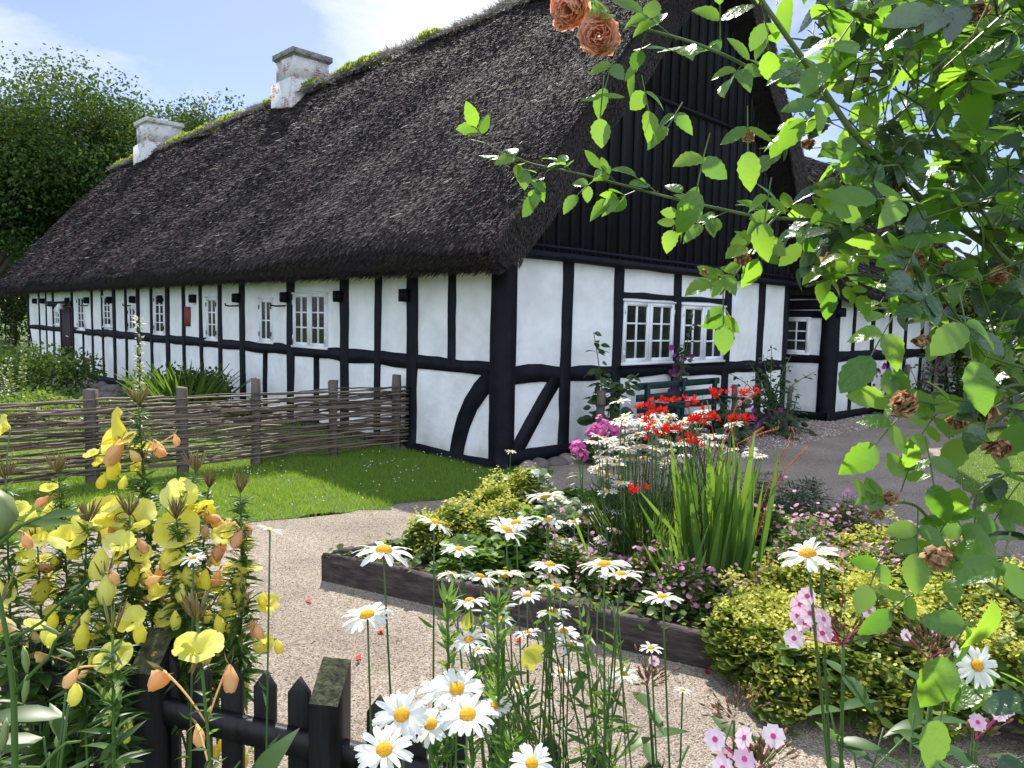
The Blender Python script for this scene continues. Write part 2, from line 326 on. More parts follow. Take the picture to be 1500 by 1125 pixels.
# loose pebbles on the nearest gravel, nobody could count them
n = 26000; P = np.c_[rng.uniform(-3, 4.5, n), 2.0 + 5.5 * rng.random(n) ** 1.4]; P = P[~inpoly(P, lp)]; g = G(); n = len(P)
inst(g, BLOB2, np.c_[P, np.full(n, .008)], np.c_[rng.normal(size=(n, 2)), np.zeros(n)], (0, 0, 1), np.c_[rng.uniform(.0015, .004, n), rng.uniform(.002, .006, n), rng.uniform(.001, .003, n)])
M_peb = mat('pebble', (.22, .17, .14), (.5, .42, .37), rough=.85, rnd=.9, c3=(.62, .57, .52)); tag(g.build('loose_gravel', M_peb), kind='stuff')
n = 700; P = np.c_[rng.uniform(-3, 4.5, n), 2.2 + 5 * rng.random(n)]; g = G(); inst(g, CARD, np.c_[P, np.full(n, .012)], np.c_[rng.normal(size=(n, 2)), rng.normal(size=n)*.1], rdir(n)*.3+[0, 0, 1], rng.uniform(.006, .022, n))
M_lit = mat('dry_leaf_litter', (.09, .06, .035), (.30, .22, .12), rough=.8, rnd=.9, c3=(.42, .38, .30)); tag(g.build('leaf_litter', M_lit), kind='stuff')
n = 150; g = G()
for _ in range(n):
    p = (rng.uniform(-2.6, 3.5), 2.3+rng.random()*4.6); k = int(rng.integers(4, 12)); inst(g, BLADE, np.c_[p[0]+rng.normal(size=k)*.012, p[1]+rng.normal(size=k)*.012, np.full(k, .006)], np.c_[rng.normal(size=(k, 2))*.7, np.ones(k)], rdir(k), np.c_[np.full(k, .003), rng.uniform(.01, .035, k), np.full(k, .02)])
tag(g.build('path_weeds', M_grass), kind='stuff')
# rough gravel and litter along the foot of the wing
n = 6000; P = np.c_[rng.uniform(2, 9, n), rng.uniform(-.9, .1, n) * 1.0]; Q = H(0, 0)[None, :2] + P[:, :1] * W2[:2] + (P[:, 1:] - .4) * W1[:2]; g = G()
inst(g, BLOB2, np.c_[Q, np.full(n, .012)], np.c_[rng.normal(size=(n, 2)), np.zeros(n)], (0, 0, 1), np.c_[rng.uniform(.005, .016, n), rng.uniform(.006, .02, n), rng.uniform(.004, .01, n)]); tag(g.build('coarse_gravel', M_peb), kind='stuff')

# ------------------------------------------------------------------ the farmhouse
house = thing('half_timbered_farmhouse', 'long black and white half-timbered farmhouse with dark thatched roof and two chimneys', 'house', HC, HROT)
UW, VW, EZ, RU, RZ = 6.65, 20.75, 2.32, 3.6, 6.82
pl_long = lambda a, z, d: (-d, a, z)
pl_gab = lambda a, z, d: (a, -d, z)
def timber(name, plane, a0, z0, a1, z1, wd, proud=.02, parent=None, wob=.007, curve=0.0, m_=M_tar, back=.05):
    parent = parent or house; n = max(3, int(math.hypot(a1-a0, z1-z0) / .22)); g = G()
    da, dz = a1-a0, z1-z0; L_ = math.hypot(da, dz); na, nz_ = -dz/L_, da/L_; V, F = [], []
    w0 = wd / 2 * (1 + rng.normal() * .05); e = rng.normal(size=(n+1, 2)) * wob; e = (e + np.roll(e, 1, 0)) / 1.6; pd = proud + rng.random() * .004
    for i in range(n+1):
        t = i / n; c = curve * math.sin(math.pi * t); a = a0 + da*t + na*c; z = z0 + dz*t + nz_*c
        for s, k in ((-1, 0), (1, 1)):
            h = w0 + e[i][k]; q = (a + na*h*s, z + nz_*h*s)
            if s < 0: V += [plane(*q, -back), plane(q[0] + na*.008, q[1] + nz_*.008, pd)]
            else: V += [plane(q[0] - na*.008, q[1] - nz_*.008, pd), plane(*q, -back)]
    for i in range(n):
        b = i*4
        for j in range(3): F.append((b+j, b+j+1, b+j+5, b+j+4))
    F += [(0, 1, 2, 3), (4*n, 4*n+3, 4*n+2, 4*n+1)]
    g.add(V, F); return g.build(name, m_, parent)
def panel(g, plane, a0, a1, z0, z1, zt=None):
    """plastered wall face, gently uneven"""
    n, k = max(2, int((a1-a0)/.18)), max(2, int((z1-z0)/.18)); V = []
    for j in range(k+1):
        for i in range(n+1):
            ed = i in (0, n) or j in (0, k)
            V.append(plane(a0+(a1-a0)*i/n, z0+(z1-z0)*j/k, 0 if ed else rng.normal()*.0022 + .004*math.sin(i*1.1+j*.3)))
    F = [(j*(n+1)+i, j*(n+1)+i+1, (j+1)*(n+1)+i+1, (j+1)*(n+1)+i) for j in range(k) for i in range(n)]
    g.add(V, F)
g = G(); panel(g, pl_long, 0, VW, -.05, 2.5); panel(g, pl_gab, 0, UW, -.05, 2.4)
g.box((.05, .05, -.3), (UW, VW, 2.4)); w_ = g.build('wall', M_white, house, smooth=False)
# long wall: posts, each by its place along the wall
full = [19.38, 18.61, 17.85, 16.02, 14.32, 13.5, 12.66, 11.87, 11.09, 10.31, 9.43, 8.61, 7.81, 7.01, 6.15, 4.55, 3.06, 2.29, 1.57]
for v in full:
    big = v in (16.02, 12.66, 11.09, 9.43, 6.15, 4.55, 3.06, 1.57)
    timber('post', pl_long, v, .06, v + rng.normal()*.015, 2.42, .19 if big else .13, .022)
for v in (15.1, 5.36, 3.80): timber('post', pl_long, v, .06, v, 1.06, .13, .020)
timber('post', pl_long, .83, 1.1, .83, 2.42, .13, .020)
timber('corner_post', pl_long, .06, -.05, .06, 2.42, .24, .030)
timber('corner_post', pl_gab, .075, -.05, .075, 2.42, .20, .033, wob=.004)
timber('corner_post', pl_long, VW-.06, -.05, VW-.06, 2.42, .16, .030)
timber('rail', pl_long, .18, 1.09, 16.1, 1.12, .17, .016, wob=.012)
timber('rail', pl_long, 17.0, 1.12, VW-.1, 1.12, .15, .016)
timber('sill_beam', pl_long, .05, .03, VW-.05, .02, .15, .035, wob=.008)
timber('brace', pl_long, .13, 1.02, .74, .0, .24, .026, curve=.13)
timber('brace', pl_long, 20.6, 1.0, 20.1, .1, .10, .018)
timber('wall_plate', pl_long, .05, 2.42, VW-.05, 2.42, .16, .03)
# tie-beam ends with pegs standing out of the posts
for v in (19.75, 18.85, 16.3, 14.62, 12.9, 11.33, 9.69, 8.1, 6.3, 4.66, 3.17, 1.68):
    g = G(); g.box((-.085, v-.07, 1.81), (0.0, v+.07, 1.96)); g.box((-.105, v-.04, 1.83), (-.085, v+.04, 1.94)); g.build('beam_end', M_tar, house)
for v in (11.55, 6.42, 4.83, 14.8):
    g = G(); g.tube([(-.0, v-.13, 1.76), (-.14, v-.08, 1.75), (-.16, v+.02, 1.76), (-.15, v+.06, 1.79)], .013, 5); g.build('iron_hook', M_tar, house)
def window(plane, a0, a1, z0, z1, cols, rows, leaves=1, parent=None, fr=.05, proud=.035, hinges=True):
    parent = parent or house; g = G(); lw = (a1-a0)/leaves
    def bar(x0, x1, y0, y1, d0, d1):
        V = [plane(x, y, d) for d in (d0, d1) for (x, y) in ((x0, y0), (x1, y0), (x1, y1), (x0, y1))]
        g.add(V, [(0,1,2,3),(4,5,6,7),(0,1,5,4),(1,2,6,5),(2,3,7,6),(3,0,4,7)])
    bar(a0-.02, a1+.02, z1, z1+.025, -.01, proud+.012); bar(a0-.02, a1+.02, z0-.03, z0, -.01, proud+.02)
    for i in range(leaves):
        p, q = a0+i*lw+.003, a0+(i+1)*lw-.003; pr = proud + .002*i
        bar(p, p+fr, z0, z1, 0, pr); bar(q-fr, q, z0, z1, 0, pr); bar(p+fr, q-fr, z0, z0+fr, 0, pr); bar(p+fr, q-fr, z1-fr, z1, 0, pr)
        for c in range(1, cols):
            x = p+fr+(q-p-2*fr)*c/cols; bar(x-.011, x+.011, z0+fr, z1-fr, 0, pr-.006)
        for r_ in range(1, rows):
            y = z0+fr+(z1-z0-2*fr)*r_/rows; bar(p+fr, q-fr, y-.011, y+.011, 0, pr-.009)
    wn = g.build('window', M_winw, parent); g = G()
    g.add([plane(a0+.03, z0+.03, .012), plane(a1-.03, z0+.03, .012), plane(a1-.03, z1-.03, .012), plane(a0+.03, z1-.03, .012)], [(0, 1, 2, 3)])
    g.build('pane', M_glass, wn)
    for z in (z0+.12, z1-.12):
        for a in (a0+.012, a1-.012):
            if not hinges: continue
            g = G(); V = [plane(a+dx, z+dz_, d) for d in (proud, proud+.012) for dx, dz_ in ((-.008, -.035), (.008, -.035), (.008, .035), (-.008, .035))]
            g.add(V, [(4,5,6,7),(0,1,5,4),(1,2,6,5),(2,3,7,6),(3,0,4,7)]); g.build('hinge', M_tar if leaves == 1 else M_winw, wn)
    return wn
window(pl_long, 17.2, 17.68, 1.24, 1.62, 2, 2); window(pl_long, 14.9, 15.5, 1.16, 1.98, 2, 4); window(pl_long, 12.84, 13.4, 1.28, 1.96, 2, 4)
window(pl_long, 11.22, 11.66, 1.22, 1.74, 2, 3); window(pl_long, 9.55, 10.1, 1.2, 1.99, 2, 4); window(pl_long, 7.1, 7.54, 1.17, 1.9, 2, 3)
window(pl_long, 5.09, 5.51, 1.2, 1.86, 2, 2); window(pl_long, 3.5, 4.43, 1.18, 1.93, 2, 3, leaves=2)
g = G(); V = lambda a0, a1, z0, z1, d: [pl_long(a0, z0, d), pl_long(a1, z0, d), pl_long(a1, z1, d), pl_long(a0, z1, d)]
g.box((-.03, 8.3, 1.38), (0, 8.54, 1.74)); g.build('shutter', M_red, house)
g = G(); g.box((-.025, 14.62, .1), (0, 14.98, .46)); g.box((-.035, 14.64, .27), (-.025, 14.96, .29)); g.build('hatch', M_red, house)
g = G(); g.box((-.012, 16.15, .05), (.0, 16.98, 1.72))
for k in range(5): g.box((-.03, 16.16+k*.163, .08), (-.012, 16.31+k*.163, 1.7))
d_ = g.build('door', M_door, house); g = G(); g.tube([(-.06, 16.3, .95), (-.075, 16.38, .97)], .012, 6); g.tube([(-.03, 16.3, .95), (-.06, 16.3, .95)], .01, 6); g.build('handle', M_winw, d_)
timber('lintel', pl_long, 15.98, 1.80, 18.3, 1.80, .15, .05)
timber('door_post', pl_long, 17.02, .05, 17.02, 1.75, .10, .045)
g = G(); g.tube([(-.03, 16.55, 1.78), (-.16, 16.55, 1.78)], .02, 6); g.tube([(-.16, 16.55, 1.80), (-.16, 16.55, 1.66)], [.05, .11], 10); g.build('wall_lamp', M_winw, house)
# gable wall
for u in (1.0, 1.96, 3.28, 4.65, 5.72): timber('post', pl_gab, u, .1, u + rng.normal()*.01, 2.36, .19 if u < 4 else .2, .022)
timber('post', pl_gab, UW-.06, -.05, UW-.06, 2.36, .15, .03)
timber('rail', pl_gab, .16, 1.02, UW-.1, .97, .19, .016, wob=.012)
timber('rail', pl_gab, 2.04, 1.96, 4.6, 1.96, .09, .018); timber('window_sill_rail', pl_gab, 2.02, 1.07, 4.62, 1.07, .06, .045)
timber('sill_beam', pl_gab, .0, .12, UW, .12, .17, .038)
timber('brace', pl_gab, .84, .95, .20, .17, .17, .026); timber('brace', pl_gab, 5.78, .93, 6.45, .17, .2, .026)
window(pl_gab, 2.06, 3.18, 1.11, 1.885, 2, 3, leaves=2, fr=.055); window(pl_gab, 3.40, 4.54, 1.10, 1.875, 2, 3, leaves=2, fr=.055)
# boarded gable: broad vertical boards with narrow cover strips, the upper tier lapping over the lower
prof = lambda u: min(2.0 + 1.27*(u+.20), 6.45 - 1.42*(u-3.72)) + .14
g = G()
def board(u0, u1, zb, d, th=.02):
    z0, z1 = prof(u0), prof(u1)
    if min(z0, z1) < zb + .02: return
    V = [pl_gab(u0, zb, d), pl_gab(u1, zb, d), pl_gab(u1, z1, d), pl_gab(u0, z0, d), pl_gab(u0, zb, d+th), pl_gab(u1, zb, d+th), pl_gab(u1, z1, d+th), pl_gab(u0, z0, d+th)]
    g.add(V, [(4,5,6,7),(0,1,5,4),(1,2,6,5),(3,0,4,7)])
u = -.1
while u < 6.7:
    wd = rng.uniform(.19, .25)
    board(u+.004, u+wd-.004, 2.37, .035); board(u-.022+rng.normal()*.003, u+.022, 2.37, .056, .018)
    board(u+.04, u+.04+wd-.008, 4.42, .085+.002*rng.random()); board(u+.018, u+.062, 4.42, .108, .018)
    u += wd
gb = g.build('gable_boarding', M_board, house)
timber('gable_beam', pl_gab, -.05, 2.33, UW+.1, 2.33, .09, .115, wob=.004); timber('gable_beam', pl_gab, -.02, 2.43, UW+.05, 2.43, .05, .075, wob=.003)
timber('gable_lap_board', pl_gab, 1.75, 4.42, 5.35, 4.42, .05, .13, wob=.003)
# fieldstones under the sill beams
g0 = lambda: None
def stones(pts, parent=None):
    for (p, s) in pts:
        g = G(); V, F = STONE; f = 1 + .12*np.sin(V[:, 0]*3+rng.random()*6)*np.cos(V[:, 1]*3+rng.random()*6) + .06*np.sin(V[:, 2]*5+rng.random()*6)
        a = rng.random()*6.28; c_, s_ = math.cos(a), math.sin(a); W = V*f[:, None]*np.array(s); W = np.c_[W[:, 0]*c_-W[:, 1]*s_, W[:, 0]*s_+W[:, 1]*c_, W[:, 2]]
        g.add(W+np.array(p), F, rng.random()); g.build('foundation_stone', M_stone, house, smooth=True)
st = []
for u in np.arange(.28, 6.4, .235): st.append(((u+rng.normal()*.02, -.12+rng.normal()*.02, .015), (.13+rng.random()*.03, .10+rng.random()*.02, .075+rng.random()*.025)))
st += [((-.13, v, -.17 + rng.normal()*.03), (.14, .2+rng.random()*.06, .14)) for v in np.arange(7.6, 21, .36)]
st += [((-.32, v, -.28 + rng.normal()*.03), (.16, .24+rng.random()*.06, .13)) for v in np.arange(9.3, 21, .45)]
st.append(((-.10, 1.8, .0), (.12, .2, .09)))
stones(st)

# thatched roof: a thick shell following a slightly sagging profile, covered with cut straw ends


OUT = np.array([(-.56, 2.34), (-.46, 2.52), (.30, 3.36), (1.25, 4.45), (2.2, 5.50), (3.0, 6.32), (3.38, 6.68), (3.6, 6.80), (3.82, 6.68), (4.25, 6.25), (5.05, 5.32), (5.95, 4.15), (6.85, 3.0), (7.6, 2.30), (7.62, 2.14)])
INN = np.array([(7.35, 2.08), (6.7, 2.55), (5.6, 4.1), (4.5, 5.45), (3.6, 6.28), (2.7, 5.45), (1.6, 4.2), (.5, 2.95), (-.12, 2.38), (-.38, 2.10), (-.5, 2.16)])
def densify(P, st_=.16):
    Q = []
    for a, b in zip(P[:-1], P[1:]):
        n = max(1, int(np.linalg.norm(b-a)/st_)); t = np.linspace(0, 1, n, endpoint=False)[:, None]; Q.append(a+(b-a)*t)
    return np.vstack(Q+[P[-1:]])
DO = densify(OUT); DI = densify(np.vstack([OUT[-1:], INN, OUT[:1]]), .3)[1:-1]
def vend(u, z): return 21.7 + 2.2*np.clip((z-2.3)/4.5, 0, 1)      # far verge leans outwards
def rz(u, v): return .035*math.sin(v*.9+u) + .025*math.sin(v*2.3+u*2.1) + .02*math.sin(u*3.7-v*1.3)
g = G(); prof_ = np.vstack([DO, DI]); m_ = len(prof_); nv = 130; V = []; sc_ = np.linspace(0, 1, nv)
for j, t in enumerate(sc_):
    for i, (u, z) in enumerate(prof_):
        v0 = -.46 + (.03*math.sin(z*4)) ; v = v0 + (vend(u, z)-v0)*t; k = rz(u, v) if i < len(DO) else 0
        if j in (0, nv-1): k *= .5
        V.append((u - (k*.7 if u < 3.6 else -k*.7), v, z + k))
F = [(j*m_+i, (j+1)*m_+i, (j+1)*m_+(i+1) % m_, j*m_+(i+1) % m_) for j in range(nv-1) for i in range(m_)]
g.add(V, F)
for j in (0, nv-1):                                   # end faces
    k = len(DO); a = list(range(k)); b = [m_-1-int(round(i*(m_-1-k)/(k-1))) for i in range(k)]
    for i in range(k-1):
        q = (j*m_+a[i], j*m_+a[i+1], j*m_+b[i+1], j*m_+b[i]); g.add(np.array(V)[list(q)], [(0, 1, 2, 3)])
roof = g.build('thatched_roof', M_thatch, house, smooth=True)
# straw ends
BR = (np.array([(-.5, 0, 0), (.5, 0, 0), (.3, 1, .0), (-.3, 1, 0)]), np.array([(0, 1, 2, 3)]))
seg = np.linalg.norm(np.diff(OUT, axis=0), axis=1); cum = np.r_[0, np.cumsum(seg)]; sr = 0
def onroof(s, v):
    u = np.interp(s, cum, OUT[:, 0]); z = np.interp(s, cum, OUT[:, 1]); du = np.interp(s+.02, cum, OUT[:, 0])-np.interp(s-.02, cum, OUT[:, 0]); dz_ = np.interp(s+.02, cum, OUT[:, 1])-np.interp(s-.02, cum, OUT[:, 1])
    T = np.c_[du, 0*du, dz_]; T /= np.linalg.norm(T, axis=1)[:, None]; Nn = np.c_[-T[:, 2], 0*du, T[:, 0]]; return np.c_[u, v, z], T, Nn
RIDGE_S = cum[7]
def straw(n, s0, s1, v0, v1, ln, wd, left=True, tilt=(.12, .5), pw=1.0, mat_=None):
    g = G(); s = rng.uniform(s0, s1, n); v = v0 + (v1-v0)*rng.random(n)**pw; P, T, Nn = onroof(s, v)
    keep = v < vend(P[:, 0], P[:, 2]) - .02; P, T, Nn, v = P[keep], T[keep], Nn[keep], v[keep]; n = len(P)
    k = .035*np.sin(v*.9+P[:, 0]) + .025*np.sin(v*2.3+P[:, 0]*2.1) + .02*np.sin(P[:, 0]*3.7-v*1.3); sg = 1 if left else -1
    P = P + np.c_[-k*.7*sg, 0*k, k]; dn = -T if left else T
    tl = rng.uniform(tilt[0], tilt[1], n)[:, None]; D = dn + Nn*tl + rng.normal(size=(n, 3))*.22
    L_ = rng.uniform(*ln, n)*(1+.25*v/10); W_ = rng.uniform(*wd, n)*(1+v/9)
    inst(g, BR, P + Nn*rng.uniform(-.01, .012, (n, 1)), D, Nn + rng.normal(size=(n, 3))*.5, np.c_[W_, L_, L_]); return g
g1 = straw(330000, 0, RIDGE_S-.1, -.46, 24, (.04, .085), (.004, .009), pw=1.6, tilt=(.04, .20))
o = g1.build('straw', M_straw, roof)
M_loose = mat('loose_pale_straw', (.12, .10, .085), (.34, .30, .26), rough=.6, rnd=.9)
g1 = straw(2600, .3, RIDGE_S-.1, -.3, 22, (.06, .16), (.004, .007), pw=1.6, tilt=(.1, .4)); g1.build('loose_straw', M_loose, roof)
g1 = straw(26000, RIDGE_S+.15, cum[-1], -.46, 6, (.05, .11), (.007, .014), left=False, pw=1.6); g1.build('straw', M_straw, roof)
# verge (front edge) and eave undersides: pale cut straw seen end on
def ring(t):                                          # between outer and inner profile, t 0..1 along left->right
    s = t*cum[-1]; P, T, Nn = onroof(s, np.full(len(s), -.46)); return P, T, Nn
n = 90000; t = rng.random(n); P, T, Nn = ring(t); dep = rng.random(n)*.40; P = P - Nn*dep[:, None]; P[:, 1] = -.46 + .03*np.sin(P[:, 2]*4) + rng.uniform(-.01, .02, n)
sg = np.where(t*cum[-1] < RIDGE_S, -1, 1)[:, None]; D = T*sg*1.0 + np.array([0, -.28, 0]) + rng.normal(size=(n, 3))*.10 - Nn*.05
g = G(); inst(g, BR, P, D, np.tile([0, -1., 0], (n, 1)) + rng.normal(size=(n, 3))*.5, np.c_[rng.uniform(.003, .007, n), rng.uniform(.03, .06, n), np.ones(n)*.05]); g.build('verge_straw', M_strawb, roof)
n = 30000; v = -.4+22.6*rng.random(n)**1.6; uu = -.56+.30*rng.random(n); zz = np.interp(uu, [-.56, -.38, -.12], [2.33, 2.10, 2.36]) + .0; g = G()
inst(g, BR, np.c_[uu, v, zz+rng.uniform(-.01, .05, n)], np.c_[-np.ones(n)*.7, rng.normal(0, .12, n), -np.ones(n)*.75], rdir(n), np.c_[rng.uniform(.006, .011, n), rng.uniform(.03, .09, n), np.ones(n)*.05]); g.build('eave_straw', M_straw, roof)
n = 16000; v = -.4+4*rng.random(n); uu = 7.1+.5*rng.random(n); g = G(); zz = np.interp(uu, [6.7, 7.35, 7.62], [2.55, 2.08, 2.2])
inst(g, BR, np.c_[uu, v, zz], np.c_[np.ones(n)*.7, rng.normal(0, .15, n), -np.ones(n)*.7], rdir(n), np.c_[rng.uniform(.006, .011, n), rng.uniform(.03, .09, n), np.ones(n)*.05]); g.build('eave_straw', M_strawb, roof)
# ridge: pale straw cap, tufts and sedum
n = 42000; v = rng.uniform(-.5, 24, n); a = rng.uniform(-1, 1, n); lump = .07*np.sin(v*2.1)+.05*np.sin(v*5.3+1)
P = np.c_[3.6+a*.34, v, 6.72+.16*(1-a*a)+lump*(1-abs(a))]; g = G()
D = np.c_[a*.9+rng.normal(size=n)*.5, rng.normal(size=n)*.8, .35-abs(a)*.9+rng.normal(size=n)*.35]
inst(g, BR, P, D, rdir(n), np.c_[rng.uniform(.008, .018, n), rng.uniform(.06, .16, n), np.ones(n)*.1]); g.build('ridge_straw', M_ridge, roof)
for (v0, v1, n) in ((2.6, 3.1, 500), (5.4, 5.9, 900), (7.2, 8.9, 2600), (9.6, 10.2, 900), (11.6, 12.1, 600), (13.6, 15.0, 1400), (15.6, 16.4, 900), (16.9, 18.6, 2200), (21.5, 22.1, 500), (22.8, 23.4, 500)):
    g = G(); v = rng.uniform(v0, v1, n); a = rng.uniform(-1, .7, n); z = 6.76+.14*(1-a*a)+.13*rng.random(n)*(.45+.55*np.sin(v*17)*np.sin(v*5.1))*np.sin(np.clip((v-v0)/(v1-v0), 0, 1)*math.pi)**.5
    inst(g, CARD, np.c_[3.52+a*.24, v, z], np.c_[rng.normal(size=(n, 2))*.5, np.ones(n)], rdir(n), rng.uniform(.04, .085, n)); g.build('sedum', M_mossleaf, roof)
M_brick = None
def brickmat():
    M = bpy.data.materials.new('whitewashed_brick'); M.use_nodes = True; t = M.node_tree; b = t.nodes['Principled BSDF']; nn = t.nodes.new; l = t.links.new
    tc = nn('ShaderNodeTexCoord'); mp = nn('ShaderNodeMapping'); mp.inputs['Rotation'].default_value = (RAD(90), 0, 0); l(tc.outputs['Object'], mp.inputs[0])
    br = nn('ShaderNodeTexBrick'); br.inputs['Scale'].default_value = 4.2; br.inputs['Color1'].default_value = (.30, .10, .075, 1); br.inputs['Color2'].default_value = (.22, .08, .06, 1); br.inputs['Mortar'].default_value = (.5, .47, .43, 1); br.inputs['Mortar Size'].default_value = .03
    l(mp.outputs[0], br.inputs['Vector']); nz = nn('ShaderNodeTexNoise'); nz.inputs['Scale'].default_value = 2.3; nz.inputs['Detail'].default_value = 8; nz.inputs['Roughness'].default_value = .7; l(tc.outputs['Object'], nz.inputs['Vector'])
    r = nn('ShaderNodeValToRGB'); r.color_ramp.elements[0].position = .38; r.color_ramp.elements[1].position = .48; l(nz.outputs[0], r.inputs[0])
    n2 = nn('ShaderNodeTexNoise'); n2.inputs['Scale'].default_value = 14; l(tc.outputs['Object'], n2.inputs['Vector']); r2 = nn('ShaderNodeValToRGB'); r2.color_ramp.elements[0].color = (.42, .41, .40, 1); r2.color_ramp.elements[1].color = (.68, .68, .66, 1); l(n2.outputs[0], r2.inputs[0])
    mx = nn('ShaderNodeMixRGB'); l(r.outputs[0], mx.inputs[0]); l(br.outputs[0], mx.inputs[1]); l(r2.outputs[0], mx.inputs[2]); l(mx.outputs[0], b.inputs['Base Color']); b.inputs['Roughness'].default_value = .9
    bp = nn('ShaderNodeBump'); bp.inputs['Strength'].default_value = .5; bp.inputs['Distance'].default_value = .02; l(br.outputs['Fac'], bp.inputs['Height']); bp.invert = True; l(bp.outputs[0], b.inputs['Normal']); return M
M_brick = brickmat()
M_cap = mat('chimney_cap_stone', (.12, .12, .11), (.33, .30, .26), rough=.9, scale=12, bump=.6, bscale=30)
def chimney(u0, u1, v0, v1, zs, zt, parent, fl=.09, capm=None):
    g = G(); g.box((u0-fl, v0-fl, zs-1.3), (u1+fl, v1+fl, zs)); g.box((u0-fl*.5, v0-fl*.5, zs), (u1+fl*.5, v1+fl*.5, zs+.05)); g.box((u0, v0, zs+.05), (u1, v1, zt-.13)); c = g.build('chimney', M_brick, parent)
    g = G(); g.box((u0-.07, v0-.07, zt-.13), (u1+.07, v1+.07, zt)); g.box((u0-.035, v0-.035, zt-.16), (u1+.035, v1+.035, zt-.13)); k = g.build('chimney_cap', capm or M_cap, c)
    b = k.modifiers.new('b', 'BEVEL'); b.width = .015; b.segments = 2
chimney(3.2, 4.1, 10.35, 11.2, 7.02, 7.72, roof); chimney(3.15, 4.2, 19.6, 20.6, 7.0, 7.78, roof, capm=M_brick)

# ------------------------------------------------------------------ the wing to the right
WU, WV = 7.31, -.52
wing = thing('half_timbered_wing', 'smaller half-timbered wing with thatched roof right of the gable', 'house', H(0, 0), HROT)
pw_f = lambda a, z, d: (a, WV-d, z)
pw_s = lambda a, z, d: (WU-d, a, z)
g = G(); panel(g, pw_f, WU, 16.2, -.05, 2.25); panel(g, pw_s, WV, 5.2, -.05, 2.3); g.box((WU+.03, WV+.03, -.2), (16.2, 5.2, 2.2)); g.build('wall', M_white, wing)
for u in (8.19, 9.11, 10.06, 10.98, 12.03, 12.99, 14.0, 15.0): timber('post', pw_f, u, .08, u, 2.2, .16 if u in (9.11, 12.03) else .13, .022, wing)
for (a, b) in ((pw_f, WU+.1), (pw_s, WV+.09)): timber('corner_post', a, b, -.02, b, 2.2, .24, .032 if a is pw_f else .029, wing)
timber('rail', pw_f, WU+.2, 1.12, 16.1, 1.12, .18, .016, wing); timber('sill_beam', pw_f, WU, .08, 16.1, .08, .16, .038, wing)
timber('rail', pw_s, -.4, 1.06, 3, 1.06, .16, .016, wing); timber('sill_beam', pw_s, WV, .08, 3, .08, .14, .036, wing)
timber('beam', pw_s, WV-.05, 2.0, 3, 2.0, .20, .05, wing); timber('beam', pw_s, WV-.25, 2.25, 3, 2.25, .24, .09, wing); timber('rail', pw_s, WV+.2, 1.84, 3, 1.84, .14, .03, wing); timber('post', pw_s, .32, .1, .32, 1.8, .1, .02, wing)
g = G(); g.box((9.2, WV-.12, 1.82), (9.36, WV, 1.98)); g.box((WU-.02, WV-.14, 1.8), (WU+.16, WV, 1.95)); g.build('beam_end', M_tar, wing)
window(pw_s, -.12, .34, 1.16, 1.76, 2, 3, parent=wing, hinges=False); window(pw_f, 13.2, 13.7, 1.25, 1.85, 2, 3, parent=wing)
WO = np.array([(-1.05, 2.20), (-.95, 2.42), (.1, 3.55), (1.2, 4.75), (2.0, 5.5), (2.35, 5.65), (2.7, 5.5), (3.6, 4.6), (5.6, 2.3)])
WI = np.array([(5.3, 2.1), (3.6, 4.1), (2.35, 5.2), (1.0, 3.9), (-.3, 2.3), (-.85, 2.0), (-1.0, 2.05)])
DO2 = densify(WO); pr2 = np.vstack([DO2, densify(np.vstack([WO[-1:], WI, WO[:1]]), .3)[1:-1]]); m_ = len(pr2); g = G(); V = []; nu = 50
for j in range(nu):
    for i, (v, z) in enumerate(pr2):
        u = 7.15+9.6*j/(nu-1); k = rz(v, u) if i < len(DO2) else 0; V.append((u, v-k*.6, z+k))
g.add(V, [(j*m_+i, j*m_+(i+1) % m_, (j+1)*m_+(i+1) % m_, (j+1)*m_+i) for j in range(nu-1) for i in range(m_)])
Va = np.array(V)
for j in (0, nu-1):
    k = len(DO2); b = [m_-1-int(round(i*(m_-1-k)/(k-1))) for i in range(k)]
    for i in range(k-1): g.add(Va[[j*m_+i, j*m_+i+1, j*m_+b[i+1], j*m_+b[i]]], [(0, 1, 2, 3)])
wroof = g.build('thatched_roof', M_thatch, wing, smooth=True)
n = 45000; cw = np.r_[0, np.cumsum(np.linalg.norm(np.diff(WO[:6], axis=0), axis=1))]; s = rng.uniform(0, cw[-1], n); u = 7.15+9.5*rng.random(n)**1.2; v = np.interp(s, cw, WO[:6, 0]); z = np.interp(s, cw, WO[:6, 1]); k = .035*np.sin(u*.9+v)+.025*np.sin(u*2.3+v*2.1)+.02*np.sin(v*3.7-u*1.3)
g = G(); Nn = np.array([0, -.72, .69]); D = np.array([0, -.69, -.72])+Nn*rng.uniform(.1, .5, (n, 1))+rng.normal(size=(n, 3))*.15
inst(g, BR, np.c_[u, v-k*.6, z+k]+Nn*rng.uniform(-.01, .015, (n, 1)), D, Nn+rng.normal(size=(n, 3))*.5, np.c_[rng.uniform(.009, .018, n), rng.uniform(.06, .13, n), np.ones(n)*.1]); g.build('straw', M_straw, wroof)
chimney(9.6, 10.3, 2.0, 2.7, 5.75, 6.35, wroof, fl=.06)
